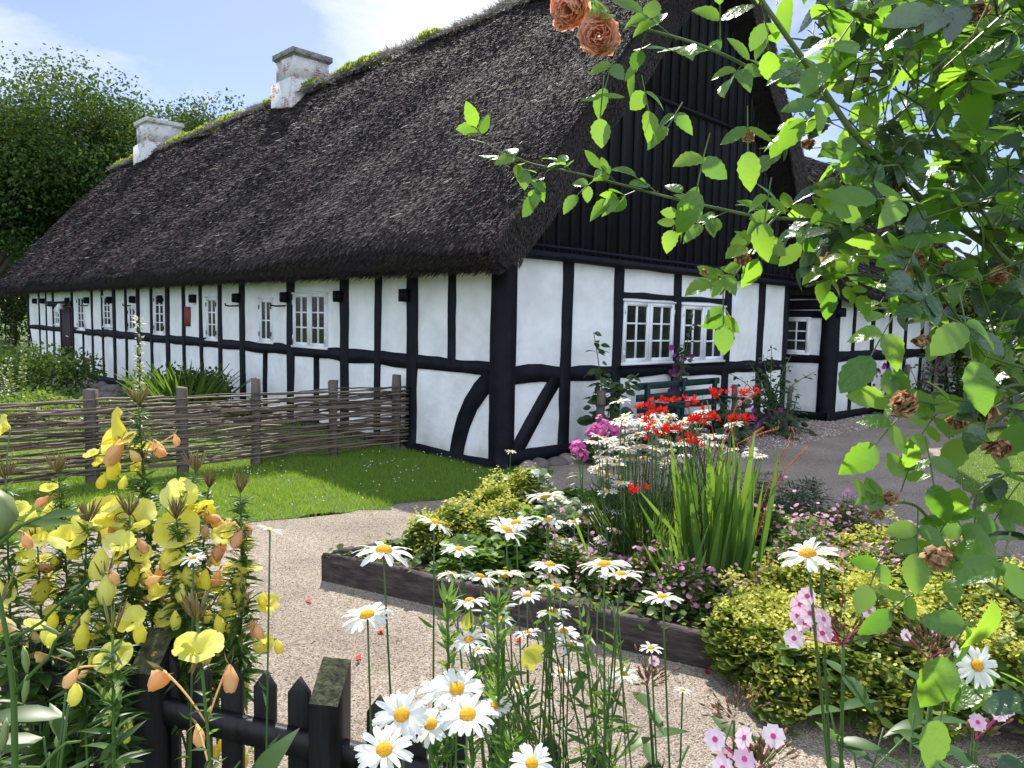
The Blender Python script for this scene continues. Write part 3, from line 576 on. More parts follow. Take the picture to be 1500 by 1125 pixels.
# ------------------------------------------------------------------ wattle fence
F0, FD = np.array([-1.35, 8.9, 0]), np.array([-1.35, -1.15, 0])
def fpt(t, z=0, off=0): p = F0 + FD*t; nrm = np.array([FD[1], -FD[0], 0])/1.773; return p + nrm*off + np.array([0, 0, z])
wf = thing('wattle_fence', 'woven brown willow wattle fence on split posts across the lawn', 'fence', F0)
pt = [0.03, .5, 1.0, 1.42, 1.87, 2.35, 2.85, 3.35, 3.85, 4.35]
for i, t in enumerate(pt):
    g = G(); hh = (.93, .89, .94, .88, .89)[i % 5]; w_ = .045+.012*rng.random(); n = 7; V, F = [], []; tw = rng.normal()*.15
    for j in range(n+1):
        z = -.1 + (hh+.1)*j/n; a = tw + .05*j/n; c_, s_ = math.cos(a), math.sin(a); k = w_*(1+.08*rng.normal())
        for x, y in ((-1, -.8), (-.1, -1), (1, -.7), (.9, .8), (-.9, .75)): V.append(fpt(t) + [(x*c_-y*s_)*k, (x*s_+y*c_)*k, z + (rng.normal()*.006 if j == n else 0)])
    for j in range(n):
        for q in range(5): F.append((j*5+q, j*5+(q+1) % 5, (j+1)*5+(q+1) % 5, (j+1)*5+q))
    F += [(n*5, n*5+1, n*5+2, n*5+3), (n*5, n*5+3, n*5+4, n*5+4)]
    g.add(V, F); g.build('post', M_oldwood, wf, F0)
rows = np.arange(.09, .79, .0235)
for side in range(1):
    g = G()
    for ri, z in enumerate(rows):
        for rep in range(2):
            if rep and rng.random() < .35: continue
            t = -.05 - rng.random()*.03; ph = ri + rep
            while t < 4.35:
                ln = rng.uniform(1.0, 2.0); t1 = min(t+ln, 4.4); n = int((t1-t)*16)+3; ts = np.linspace(t, t1, n); P = []; dz_ = rng.normal()*.012; sl = rng.normal()*.012
                ids = np.interp(ts, pt, np.arange(len(pt)))
                off = .05*np.cos(math.pi*(ids+ph))
                wob_ = rng.normal(size=n)*.0035; r0 = rng.uniform(.0085, .0165)
                for q, tt in enumerate(ts):
                    P.append(fpt(tt, z + dz_ + sl*(tt-t) + wob_[q] + .008*math.sin(tt*9+ri*2.3) + rep*.012 + (tt > 2)*0, off[q]))
                g.tube(P, np.linspace(r0, r0*.6, n), 5, r=rng.random())
                if t1 >= 4.35: break
                t = t1 - rng.uniform(.05, .25)
    tag(g.build('withies', M_withy, wf, F0), kind=None)

# ------------------------------------------------------------------ black picket fence in front
pA, pB = at(196, 940, 2.12), at(877, 1092, 1.90)
FDIR = pB - pA; FL = np.linalg.norm(FDIR); FDIR /= FL; FNR = _n(np.cross(FDIR, [0, 0, 1])); FNR = FNR if FNR[1] > 0 else -FNR
pk = thing('picket_fence', 'low black painted picket fence with pointed pickets below the flowers', 'fence', (pA[0], pA[1], 0))
og = (pA[0], pA[1], 0)
def prism(g, c, half, dep, z0, z1, peak, r=None):
    """picket: two shoulders and a point"""
    fd, fn = FDIR*np.array([1, 1, 0]), FNR; fd = _n(fd)
    pr = [(-half, z0), (half, z0), (half, z1), (0, z1+peak), (-half, z1)]
    V = [c + fd*a + fn*d + [0, 0, z] for d in (-dep, dep) for a, z in pr]
    g.add(V, [(0, 1, 2, 4), (2, 3, 4, 4), (9, 7, 6, 5), (9, 8, 7, 7), (1, 6, 7, 2), (2, 7, 8, 3), (3, 8, 9, 4), (4, 9, 5, 0), (0, 5, 6, 1)], r)
def fpoint(px): 
    a = (px-196)/(877-196); a = a/(a + (1-a)*1.90/2.12) if 0 < a < 1 else a*1.0; p = pA + (pB-pA)*a; return np.array([p[0], p[1], 0]), p[2]
for px in (-210, -160, -110, -60, -10, 40, 92, 145, 196, 246, 292, 339, 387, 437, 553, 608, 665, 733, 805, 877, 950, 1025, 1105, 1190, 1280):
    c, zt = fpoint(px); g = G(); prism(g, c, .032, .011, .02, zt-.045+rng.normal()*.004, .045); o = g.build('picket', M_fence, pk, og); b = o.modifiers.new('b', 'BEVEL'); b.width = .002
for px, nm in ((488, 'post'), (232, 'post')):
    c, zt = fpoint(px); fd = _n(FDIR*np.array([1, 1, 0])); c = c - FNR*.03; g = G(); h = .042; k = .048
    zl, zh = zt-.045+(.03 if px > 400 else .0), zt+.045+(.03 if px > 400 else .0)
    V = [c + fd*a*h + FNR*d*k + [0, 0, z] for (a, d, z) in ((-1,-1,0),(1,-1,0),(1,1,0),(-1,1,0),(-1,-1,zl),(1,-1,zl),(1,1,zh),(-1,1,zh))]
    g.add(V, [(0,1,5,4),(1,2,6,5),(2,3,7,6),(3,0,4,7)]); o = g.build('post', M_fence, pk, og)
    g = G(); g.add([c + fd*a*h*1.0 + FNR*d*k*1.0 + [0, 0, z+.0005] for (a, d, z) in ((-1,-1,zl),(1,-1,zl),(1,1,zh),(-1,1,zh))], [(0, 1, 2, 3)]); g.build('end_grain', M_lichen, o, og)
for zr in (.10, .30):
    g = G(); a0, _z = fpoint(-230); a1, _z1 = fpoint(1300); zt0, zt1 = pA[2]-.29, pB[2]-.30
    n = 24; V, F = [], []
    for i in range(n+1):
        t = i/n; p = a0+(a1-a0)*t; z = (zt0 + (zt1-zt0)*((p[0]-pA[0])/(pB[0]-pA[0]))) - (.0 if zr > .2 else .32) + .12
        for d, dz_ in ((-.044, -.035), (-.044, .035), (-.013, .035), (-.013, -.035)): V.append(p + FNR*d + [0, 0, z+dz_+rng.normal()*.001])
    F = [(i*4+j, i*4+(j+1) % 4, i*4+4+(j+1) % 4, i*4+4+j) for i in range(n) for j in range(4)]; g.add(V, F); g.build('rail', M_fence, pk, og)

# ------------------------------------------------------------------ raised timber bed
BA = np.array([-1.13, 4.36, 0]); BD = np.array([1.35, 6.3, 0]); BE = np.array([2.55, 5.62, 0]); BF = np.array([3.3, 4.2, 0]); BB = np.array([2.55, 2.49, 0])
bed = thing('raised_bed', 'raised flower bed edged with weathered brown timber sleepers on the gravel', 'planter', BA)
def sleeper(p, q, th=.055, z1=.175, name='plank'):
    d = _n(q-p); nr = np.array([-d[1], d[0], 0]); L_ = np.linalg.norm(q-p); n = max(3, int(L_/.12)); V, F = [], []
    for i in range(n+1):
        c = p + d*(L_*i/n); e = rng.normal(size=4)*.0035; s_ = .006*math.sin(i*.6)
        prf = [(0, -.02), (0+e[0], z1-.016+s_), (.014, z1+e[1]+s_), (th-.014, z1+e[2]+s_), (th+e[3], z1-.016+s_), (th, -.02)]
        V += [c + nr*a + [0, 0, z] for a, z in prf]
    for i in range(n):
        for j in range(5): F.append((i*6+j, i*6+j+1, i*6+7+j, i*6+6+j))
    for b in (0, n*6): F += [(b, b+1, b+4, b+5), (b+1, b+2, b+3, b+4)]
    g = G(); g.add(V, F); return g.build(name, M_bed, bed, BA)
sleeper(BA, BA+(BB-BA)*.66); sleeper(BA+(BB-BA)*.662, BB); sleeper(BB, BF); sleeper(BF, BE); sleeper(BE, BD); sleeper(BD, BA+np.array([.045, .055, 0]))
bp = [BA, BB, BF, BE, BD]
polysheet('bed_soil', bp, M_soil, .12, wob=.0)
# dark bitumen edge strip at the back of the bed
# ------------------------------------------------------------------ bench against the gable
bn = thing('garden_bench', 'dark green slatted garden bench against the white gable wall', 'bench', H(2.9, -.5), HROT)
gb_ = lambda a, b: (np.array(a), np.array(b))
def bpart(nm, a, b):
    g = G(); g.box(a, b); o = g.build(nm, M_green, bn); md = o.modifiers.new('b', 'BEVEL'); md.width = .006; md.segments = 2; return o
for z in (.52, .66, .80): bpart('back_slat', (-.98, .10+(z-.5)*.12, z), (.98, .13+(z-.5)*.12, z+.085))
for y in (-.38, -.27, -.16, -.05): bpart('seat_slat', (-.98, y, .42), (.98, y+.09, .45))
for x in (-.8, .8): bpart('back_leg', (x-.03, .08, 0), (x+.03, .135, .88)); bpart('front_leg', (x-.03, -.36, 0), (x+.03, -.30, .42)); bpart('arm', (x-.035, -.38, .62), (x+.035, .1, .655)); bpart('arm_post', (x-.025, -.35, .45), (x+.025, -.31, .62))
bpart('back_post', (-.025, .085, .42), (.025, .125, .88))
# ------------------------------------------------------------------ rustic stakes holding the hollyhocks
def stake(p, h, r, lean, label):
    g = G(); n = 7; P = [np.array(p)+np.array([lean[0]*t+rng.normal()*.004, lean[1]*t+rng.normal()*.004, -.05+(h+.05)*t]) for t in np.linspace(0, 1, n)]
    g.tube(P, [r*(1+rng.normal()*.06) for _ in range(n)], 7); o = g.build('garden_stake', M_oldwood, None, p); o.location = Vector(p)
    tag(o, label, 'stake', 'rustic stakes along the house')
stake(H(1.02, -.5), .86, .05, (0.02, 0), 'thick grey stake left of the green bench, holding the leafy hollyhock')
stake(H(1.86, -.62), .72, .038, (0, 0), 'short brown stake at the left end of the green bench')
stake(H(4.15, -.45), .78, .04, (0, 0), 'brown stake at the right end of the green bench')
stake(H(5.35, -.65), .72, .035, (.10, .05), 'leaning brown stake beside the right corner of the gable')
stake(H(9.85, -.95), .95, .045, (.0, 0), 'grey stake in front of the wing wall')

# ------------------------------------------------------------------ trees and shrubs
M_tl1 = leafmat('tree_leaf', (.035, .075, .022), (.095, .155, .042), trans=.35, t=1.6, spec=.08, rough=.8)
M_tl2 = leafmat('dark_tree_leaf', (.03, .065, .018), (.075, .13, .035), trans=.3, t=1.6, spec=.08, rough=.8)
M_hedge = leafmat('hedge_leaf', (.03, .06, .015), (.09, .14, .035), trans=.3, t=1.6, spec=.2, rough=.6)
def crownpts(n, cen, rad, hollow=.45):
    d = rdir(n); r = hollow + (1-hollow)*rng.random(n)**.6; return cen + d*r[:, None]*rad
def tree(name, label, x, y, h, R, z0, nl, nb=16, leaf=.17, m_=None, group=None, cat='tree', sq=1.0):
    o = thing(name, label, cat, (x, y, 0), 0, group); O = (x, y, 0); cz = (h+z0)/2; rz_ = (h-z0)/2; g = G()
    g.tube([(x, y, -.1), (x+.05, y, z0*.5), (x-.1, y+.1, z0), (x, y, cz)], [R*.085, R*.06, R*.05, R*.035], 9); tips = []
    for i in range(nb):
        d = rdir(1)[0]; d[2] = abs(d[2])*1.1-.35; d = _n(d); c = np.array([x, y, cz]) + d*np.array([R, R*sq, rz_])*rng.uniform(.45, .82); tips.append(c)
        s_ = np.array([x, y, z0*rng.uniform(.75, 1.0)+rng.random()*rz_*.7]); P = bez(s_, (s_+c)/2+[0, 0, rz_*.15], c, 6); g.tube(P, np.linspace(R*.03, R*.008, 6), 6)
        for k in range(3): e = c + rdir(1)[0]*R*.3; g.tube(bez(P[4], c, e, 4), np.linspace(R*.01, .01, 4), 4)
    g.build('trunk', M_bark, o, O); g = G()
    for c in tips:
        m2 = nl//nb; rr = R*rng.uniform(.32, .5); sub = crownpts(14, c, rr*np.array([1, 1, .75]), .5)
        P = np.concatenate([crownpts(m2//14+1, s_, rr*.42, .1) for s_ in sub])
        inst(g, CARD, P, rdir(len(P))*[1, 1, .6]-[0, 0, .3], rdir(len(P))+[0, 0, .8], rng.uniform(leaf*.6, leaf*1.2, len(P)))
    g.build('crown', m_ or M_tl1, o, O); return o
T = at(140, 300, 33); tree('broadleaf_tree', 'tallest leafy tree behind the farmhouse roof, left of the chimneys', T[0], T[1], 11.3, 6.0, 2.2, 95000, 40)
T = at(285, 300, 36); tree('broadleaf_tree', 'leafy tree just left of the larger chimney, right of the tallest tree', T[0], T[1], 11.6, 5.2, 2.6, 70000, 32)
T = at(-25, 300, 31); tree('broadleaf_tree', 'dark tree at the left edge of the view beside the tallest tree', T[0], T[1], 9.8, 5.0, 1.8, 70000, 32, m_=M_tl2)
T = at(20, 470, 40); tree('small_tree', 'low bushy tree under the roof end at the far left', T[0], T[1], 5.5, 3.6, .6, 20000, 14, m_=M_tl1)
def shrub(name, label, c, R, h, nl, leaf, m_, cat='shrub', group=None, nb=12, z0=.05, lz=.35, T_=None):
    o = thing(name, label, cat, (c[0], c[1], 0), 0, group); O = (c[0], c[1], 0); g = G(); zg = float(terrain(np.array(float(c[0])), np.array(float(c[1]))))
    st_ = G()
    for i in range(nb):
        d = disc_pt(1)[0]*R*.8; e = np.array([c[0]+d[0], c[1]+d[1], zg+z0+(h-z0)*(1-.5*(d@d)/R/R)*rng.uniform(.55, .95)])
        P = bez((c[0]+d[0]*.15, c[1]+d[1]*.15, zg), (c[0]+d[0]*.5, c[1]+d[1]*.5, e[2]*.6), e, 6); st_.tube(P, np.linspace(.012+R*.01, .004, 6), 5)
        n = nl//nb; Q = crownpts(n, e, np.array([R*.42, R*.42, h*lz]), .1); Q[:, 2] = np.maximum(Q[:, 2], zg+.02)
        inst(g, T_ or CARD, Q, rdir(n)+[0, 0, .25], rdir(n)+[0, 0, .9], rng.uniform(leaf*.6, leaf*1.2, n))
    st_.build('stem', M_dstem, o, O); g.build('foliage', m_, o, O); return o
def hedge(label, a, b, h, w_, nl, leaf=.1):
    a, b = np.array(a, float), np.array(b, float); o = thing('hedge', label, 'hedge', (*a, 0)); t = rng.random(nl)[:, None]; d = _n(b-a); nr = np.array([-d[1], d[0]]); g = G()
    s = rng.uniform(-1, 1, nl); z = h*rng.random(nl)**.6; P = a+(b-a)*t + nr*(s*w_/2)[:, None]; bump = 1+.08*np.sin(t[:, 0]*37)+.05*np.sin(t[:, 0]*91)
    inst(g, CARD, np.c_[P, z*bump], rdir(nl), rdir(nl)+[0, 0, .6], rng.uniform(leaf*.6, leaf*1.3, nl)); g.build('foliage', M_hedge, o, (*a, 0))
    g = G()
    for q in np.linspace(.02, .98, 14): p = a+(b-a)*q; g.tube([(p[0], p[1], 0), (p[0]+.05, p[1], h*.6)], .06, 6)
    g.build('trunk', M_bark, o, (*a, 0))
hedge('long dark hedge behind the garden at the far left', (-34, 27), (-17, 36), 2.6, 1.8, 26000, .17)
hedge('dark hedge beyond the wing at the far right', (17, 22), (34, 10), 2.6, 1.6, 22000, .16)
cpt = lambda px, py, z=0: gnd(px, py, z)[:2]
p = at(1465, 500, 16.5); shrub('laurel_bush', 'dense glossy dark green bush right of the wing', p, 1.9, 2.6, 16000, .12, M_hedge, nb=18)
p = at(1560, 520, 11.5); shrub('laurel_bush', 'bush behind the right lawn, nearer than the glossy one', p, 1.3, 1.7, 9000, .10, M_hedge, nb=14)
p = at(1452, 590, 14.5); shrub('low_shrub', 'low dark shrub at the end of the path right of the wing', p, .8, .9, 5000, .08, M_hedge)
M_weed = leafmat('weed_leaf', (.08, .15, .03), (.18, .26, .06), trans=.45, t=1.6)
p = cpt(262, 612); shrub('garden_shrub', 'dark leafy shrub behind the wattle fence against the long wall', p, .85, .75, 5000, .075, M_hedge)
p = cpt(90, 612); shrub('weed_patch', 'low pale green leafy plants behind the wattle fence at the left', p, 1.1, .36, 5000, .08, M_weed, 'plant')
p = cpt(15, 600); shrub('weed_patch', 'bright green plants at the left edge behind the wattle fence', p, .9, .5, 4500, .08, M_weed, 'plant')
p = cpt(8, 575); shrub('shrub', 'rounded bush at the left edge beyond the garden', p, 1.6, 1.2, 7000, .1, M_tl1)
M_sword = leafmat('sword_leaf', (.035, .10, .02), (.17, .31, .05), rough=.4, trans=.5, t=1.5)
def bladeT(n=7, w=.06, curl=.25):
    V, F = [], []
    for i in range(n+1):
        t = i/n; h = w/2*(min(1, .55+t*1.2) if t < .6 else max(.03, (1-(t-.6)/.4)**.7)); z = -curl*t*t; V += [(-h, t, z+.012), (0, t, z), (h, t, z+.012)]
    for i in range(n): b = i*3; F += [(b, b+1, b+4, b+3), (b+1, b+2, b+5, b+4)]
    return np.array(V), np.array(F)
SWORD, SWORD2 = bladeT(), bladeT(7, .05, .7)
def spiky(name, label, c, R, h, n, m_, cat='plant', w_=1.0, T_=SWORD, lean=.35, z0=None):
    z = float(terrain(np.array(float(c[0])), np.array(float(c[1])))) if z0 is None else z0
    o = thing(name, label, cat, (c[0], c[1], z)); d = disc_pt(n)*R; g = G(); D = np.c_[d/R*lean+rng.normal(size=(n, 2))*.1, np.ones(n)]
    L_ = h*rng.uniform(.6, 1.05, n); inst(g, T_, np.c_[c[0]+d[:, 0]*.6, c[1]+d[:, 1]*.6, np.full(n, z)], D, np.c_[-d/R+rng.normal(size=(n, 2))*.3, np.full(n, .4)], np.c_[L_*w_, L_, L_])
    g.build('foliage', m_, o, (c[0], c[1], z)); return o
p = cpt(272, 618); spiky('ornamental_grass', 'clump of long arching leaves behind the wattle fence at the long wall', p, .5, 1.0, 170, leafmat('iris_leaf', (.04, .09, .02), (.09, .15, .035)), lean=.6, w_=.8)
# tall pale spires behind the fence
M_pale = petalmat('pale_petal', (.55, .55, .45), (.75, .75, .6)); M_yg = leafmat('spire_leaf', (.14, .22, .06), (.28, .34, .12))
def spire(label, c, h, m_f, group=None, nfl=60, r=.06, cat='plant', name='tall_flower_spire', lr=.14, nleaf=90, fs=.022, f0=.35):
    z = float(terrain(np.array(float(c[0])), np.array(float(c[1])))); O = (c[0], c[1], z); o = thing(name, label, cat, O, 0, group); ln = rng.normal(size=2)*.05
    g = G(); P = bez(O, (c[0], c[1], z+h*.5), (c[0]+ln[0], c[1]+ln[1], z+h), 8); g.tube(P, np.linspace(.011, .004, 8), 5); g.build('stem', M_stem, o, O)
    def along(t): return np.array([np.interp(t, np.linspace(0, 1, 8), P[:, k]) for k in range(3)]).T
    g = G(); t = rng.random(nleaf)*.95; d = rdir(nleaf)*[1, 1, .2]+[0, 0, .3]; inst(g, LEAF, along(t), d, (0, 0, 1.), lr*(1.05-t)*rng.uniform(.7, 1.1, nleaf)); g.build('foliage', M_yg if m_f is M_pale else M_hol, o, O)
    g = G(); t = f0+(1-f0)*rng.random(nfl); d = rdir(nfl)*[1, 1, .3]+[0, 0, .1]; inst(g, CARD, along(t)+d*r*.5, d, rdir(nfl), fs*rng.uniform(.7, 1.3, nfl)); g.build('flower', m_f, o, O); return o
M_hol = leafmat('hollyhock_leaf', (.02, .05, .015), (.06, .10, .03), trans=.3, t=1.6)
spire('tall pale flowering spire behind the wattle fence in front of the long wall', cpt(205, 640), 1.55, M_pale, nfl=150, fs=.05, lr=.2)
for i, (px, py, h) in enumerate(((18, 590, 1.1), (32, 585, 1.5), (8, 600, 1.0))):
    spire(('pale green spire at the far left, left of the tallest spire there', 'tallest pale green spire at the left edge behind the fence', 'short pale green spire nearest the left edge')[i], cpt(px, py), h, M_pale, 'pale spires behind the wattle fence', nfl=50, fs=.04, lr=.22)

# hollyhocks along the gable
M_purp = petalmat('purple_petal', (.22, .03, .18), (.45, .08, .35)); M_mag = petalmat('magenta_petal', (.50, .08, .30), (.78, .22, .52))
def cupT(n=5, op=.8, w=.75, seg=3, notch=.1):
    """one flower of n broad petals, local Y = axis, radius about 1"""
    V, F = [], []
    for k in range(n):
        a0 = 2*math.pi*k/n; b = len(V)
        for j in range(seg+1):
            t = j/seg; rr = t*math.sin(op*(1.1)) ; y = t*math.cos(op)*1.0 - (.25*t*t if op > 1 else 0)
            wd = w*math.sin(math.pi*min(.93, t*.62+.06))*1.0
            for s in (-1, 0, 1):
                q = rr - (.0 if s else notch*(t > .9)) + .02; ax = s*wd*.62; V.append((math.cos(a0)*q - math.sin(a0)*ax, y+abs(s)*.06*t, math.sin(a0)*q + math.cos(a0)*ax))
        for j in range(seg):
            for s in range(2): p_ = b+j*3+s; F.append((p_, p_+1, p_+4, p_+3))
    return np.array(V), np.array(F)
CUP5, CUP4, STAR = cupT(5, 1.0), cupT(4, .62, .95, 4, .14), cupT(6, .75, .35, 3, 0)
FLAT5 = cupT(5, 1.35, .85, 3, .06)
def hollyhock(label, c, h, fl, nleaf=60, R=.3, stems=3, mf=None, group='hollyhocks and mallows against the walls', leaf=.1):
    O = (c[0], c[1], 0); o = thing('hollyhock', label, 'plant', O, 0, group); g, gl = G(), G()
    for k in range(stems):
        e = np.array([c[0], c[1], 0])+[rng.normal()*R*.35, rng.normal()*R*.3, h*(1 if k == 0 else rng.uniform(.6, .9))]; P = bez(O, (c[0], c[1], h*.5), e, 8); g.tube(P, np.linspace(.012, .004, 8), 5)
        n = nleaf//stems; t = rng.random(n)**1.1; Q = np.array([np.interp(t, np.linspace(0, 1, 8), P[:, i]) for i in range(3)]).T; d = rdir(n)*[1, 1, .2]; Q = Q + d*(R*(1.05-t)*.75*rng.random(n))[:, None]
        inst(gl, LEAFW, Q, d+[0, 0, -.1], rdir(n)*.5+[0, -.4, .8], leaf*(1.35-t*.75)*rng.uniform(.8, 1.4, n))
    g.build('stem', M_stem, o, O); gl.build('foliage', M_hol, o, O)
    if fl:
        for q in fl: g = G(); inst(g, CUP5, [q], [(rng.normal()*.5, -1, rng.random()*.5)], rdir(1), rng.uniform(.03, .045, 1)); g.build('flower', mf or M_purp, o, O)
    return o
def fcloud(px, py, Y, sx, sy, n): c = at(px, py, Y); return [c + [rng.normal()*sx, rng.normal()*.05, rng.normal()*sy] for _ in range(n)]
hc = H(1.25, -.42); hollyhock('tall leafy hollyhock without flowers climbing a stake left of the windows', hc, 1.5, None, 170, .55, 4, leaf=.13)
c = H(2.95, -.28); hollyhock('purple hollyhock between the two gable windows behind the bench', c, 1.75, fcloud(990, 540, 10.0, .09, .10, 26)+fcloud(985, 575, 10.0, .06, .06, 8), 110, .3, 3)
c = H(3.3, -.9); hollyhock('dark foliage of a mallow under the green bench', c, .8, fcloud(960, 620, 9.6, .1, .06, 5)+fcloud(945, 632, 9.6, .08, .05, 3), 120, .45, 5)
c = H(4.95, -.6); hollyhock('bushy mallow with small purple flowers right of the bench', c, 1.35, fcloud(1115, 615, 10.8, .14, .14, 18), 330, .75, 9, leaf=.09)
c = H(5.5, -.7); hollyhock('low purple mallow beside the leaning stake', c, .6, fcloud(1135, 640, 11.2, .1, .1, 12), 140, .5, 5, leaf=.07)
for k, (u, px, lb) in enumerate(((9.5, 1283, 'purple hollyhock left of the grey stake at the wing'), (10.6, 1306, 'dark purple hollyhock right of the grey stake at the wing'), (12.6, 1345, 'purple flowering mallow at the middle of the wing'), (13.7, 1372, 'pink hollyhock at the far end of the wing'))):
    c = H(u, -1.0); Yc = c[1]; hollyhock(lb, c, 1.3 if k in (1, 3) else .9, fcloud(px, 560-k*4, Yc, .16, .22, 22), 150, .6, 6, M_mag if k == 3 else M_purp, leaf=.09)
# ------------------------------------------------------------------ daisies
M_dpet = petalmat('daisy_petal', (.78, .78, .73), (.86, .86, .82), trans=.35, rough=.5)
M_dcen = mat('daisy_centre', (.55, .24, .01), (.80, .44, .02), rough=.8, scale=400, bump=.8, bscale=500, dist=.002)
M_dstm = leafmat('daisy_stem', (.05, .10, .025), (.10, .17, .04), trans=.1)
def petalT(n=5, w=.225):
    V, F = [], []
    for i in range(n+1):
        t = i/n; h = w/2*(.45+.75*math.sin(math.pi*min(1, t*.78+.1))) if t < .99 else w*.22; z = .10*math.sin(t*2.4)-.10*t*t
        V += [(-h, t, z+.02), (0, t-(.03 if i == n else 0), z), (h, t, z+.02)]
    for i in range(n): b = i*3; F += [(b, b+1, b+4, b+3), (b+1, b+2, b+5, b+4)]
    return np.array(V), np.array(F)
PET = petalT()
def head(o, O, c, R, nrm, np_=21, droop=0.0, nm='flower'):
    nrm = _n(nrm); a = _n(np.cross(nrm, [.3, .8, .1])); b = np.cross(nrm, a); g = G(); th = np.arange(np_)*2*math.pi/np_ + rng.normal(size=np_)*.09
    d = np.cos(th)[:, None]*a + np.sin(th)[:, None]*b; el = rng.normal(.08-droop, .17, np_)[:, None]
    inst(g, PET, c + d*R*.22, d+nrm*el, nrm+rng.normal(size=(np_, 3))*.16, np.c_[np.full(np_, R*.95)*rng.uniform(.8, 1.1, np_), R*.8*rng.uniform(.86, 1.06, np_), np.full(np_, R)])
    f = g.build(nm, M_dpet, o, O, smooth=True); g = G(); inst(g, BLOB, [c+nrm*R*.05], [a], [nrm], np.array([[R*.29, R*.29, R*.17]]))
    g.build('flower_centre', M_dcen, f, O, smooth=True); return f
def daisy_plant(label, base, heads, group='tall white daisies in the foreground', stems=True, leafn=6, pull=.0, gz=0.0, r=.0022, nrm=None):
    """heads: list of (world point, radius)"""
    O = (base[0], base[1], gz); o = thing('shasta_daisy', label, 'daisy plant', O, 0, group)
    for c, R in heads:
        nv_ = np.array([rng.normal()*.2, .14+rng.normal()*.15, 1.0]) if nrm is None else np.array(nrm)+rng.normal(size=3)*.12
        head(o, O, np.array(c), R, nv_, int(rng.integers(18, 24)), droop=rng.random()*.25)
        if stems:
            b = np.array([base[0]+rng.normal()*.04, base[1]+rng.normal()*.04, gz]); mid = np.array([c[0]*.62+b[0]*.38, c[1]*.8+b[1]*.2, c[2]*.55]); P = bez(np.array(c)-_n(nv_)*R*.08, mid, b, 12); g = G(); g.tube(P, np.linspace(r*.8, r*1.2, 12), 6)
            n = leafn; t = rng.uniform(.15, .8, n); Q = np.array([np.interp(t, np.linspace(0, 1, 12), P[:, i]) for i in range(3)]).T
            inst(g, LANCE, Q, rdir(n)*[1, 1, .3]+[0, 0, .7], rdir(n), rng.uniform(.02, .05, n)); g.build('stem', M_dstm, o, O, smooth=True)
    return o
def hd(l): return [(at(x, y, Y), w_/2/1080*Y) for x, y, w_, Y in l]
FGROUP = 'tall white daisies in the foreground'
daisy_plant('two large daisies leaning furthest left over the timber edge of the bed', at(640, 1120, 1.3), hd([(562, 808, 92, 1.25), (637, 767, 62, 1.35)]), FGROUP)
daisy_plant('lone tilted daisy over the gravel left of the other tall ones', at(600, 1125, 1.2), hd([(538, 902, 80, 1.22)]), FGROUP)
daisy_plant('highest group of flat white daisies above the middle of the bed', at(800, 1125, 1.6), hd([(800, 727, 60, 1.6), (742, 778, 68, 1.5), (756, 767, 58, 1.55), (803, 764, 56, 1.6), (673, 806, 56, 1.4), (805, 829, 62, 1.45), (772, 873, 46, 1.5)]), FGROUP)
daisy_plant('row of white daisies in front of the left part of the timber sleeper', at(760, 1120, 1.35), hd([(664, 842, 50, 1.35), (703, 846, 56, 1.38), (739, 842, 66, 1.3), (688, 881, 58, 1.2), (814, 860, 58, 1.4), (736, 893, 50, 1.3), (805, 846, 45, 1.5)]), FGROUP)
daisy_plant('pair of big yellow-eyed daisies right of the middle against the pink flowers', at(900, 1125, 1.3), hd([(885, 829, 78, 1.25), (909, 844, 72, 1.32)]), FGROUP)
daisy_plant('single daisy seen edge on above the right end of the bed timber', at(1015, 1125, 1.3), hd([(971, 876, 62, 1.25)]), FGROUP)
daisy_plant('daisies in the thick of the stems at the centre bottom', at(800, 1125, 1.5), hd([(811, 897, 55, 1.5), (687, 938, 56, 1.15), (826, 926, 52, 1.5), (834, 945, 50, 1.5), (823, 985, 46, 1.6), (757, 1009, 46, 1.5), (698, 952, 45, 1.2), (773, 928, 42, 1.5), (914, 988, 46, 1.4), (730, 908, 50, 1.35)]), FGROUP)
daisy_plant('small unopened daisy low over the gravel right of the centre', at(1000, 1125, 1.5), hd([(954, 950, 38, 1.4), (1000, 1012, 30, 1.5)]), FGROUP)
daisy_plant('large daisies at the bottom beside the picket tops', at(700, 1140, 1.0), hd([(669, 1010, 84, 1.05), (725, 1035, 50, 1.2), (685, 1048, 92, .98), (649, 1013, 82, 1.1)]), FGROUP, nrm=(0, -.3, 1))
daisy_plant('three large daisies lowest left in front of the pickets', at(620, 1150, .98), hd([(588, 1048, 86, 1.0), (631, 1062, 74, 1.02), (563, 1099, 90, .95)]), FGROUP, nrm=(0, -.45, 1))
daisy_plant('daisy cut by the bottom edge of the view', at(780, 1180, .95), hd([(779, 1119, 70, .95)]), FGROUP, nrm=(0, -.5, 1))
daisy_plant('large daisy pair at the right above the yellow lady’s mantle'.replace('’', "'"), at(1290, 1100, 1.3), hd([(1183, 813, 92, 1.25), (1203, 829, 52, 1.3)]), FGROUP, r=.003)
daisy_plant('daisy facing the camera at the right edge under the rose', at(1470, 1120, 1.2), hd([(1431, 975, 66, 1.15)]), FGROUP, nrm=(-.1, -1.2, .8))
daisy_plant('daisy on a curved stem right of the yellow evening primroses', at(330, 1100, 1.5), hd([(396, 777, 42, 1.5)]), FGROUP)
daisy_plant('small daisy among the yellow evening primroses', at(280, 1000, 1.5), hd([(283, 818, 40, 1.4)]), FGROUP, nrm=(0, -.3, 1))
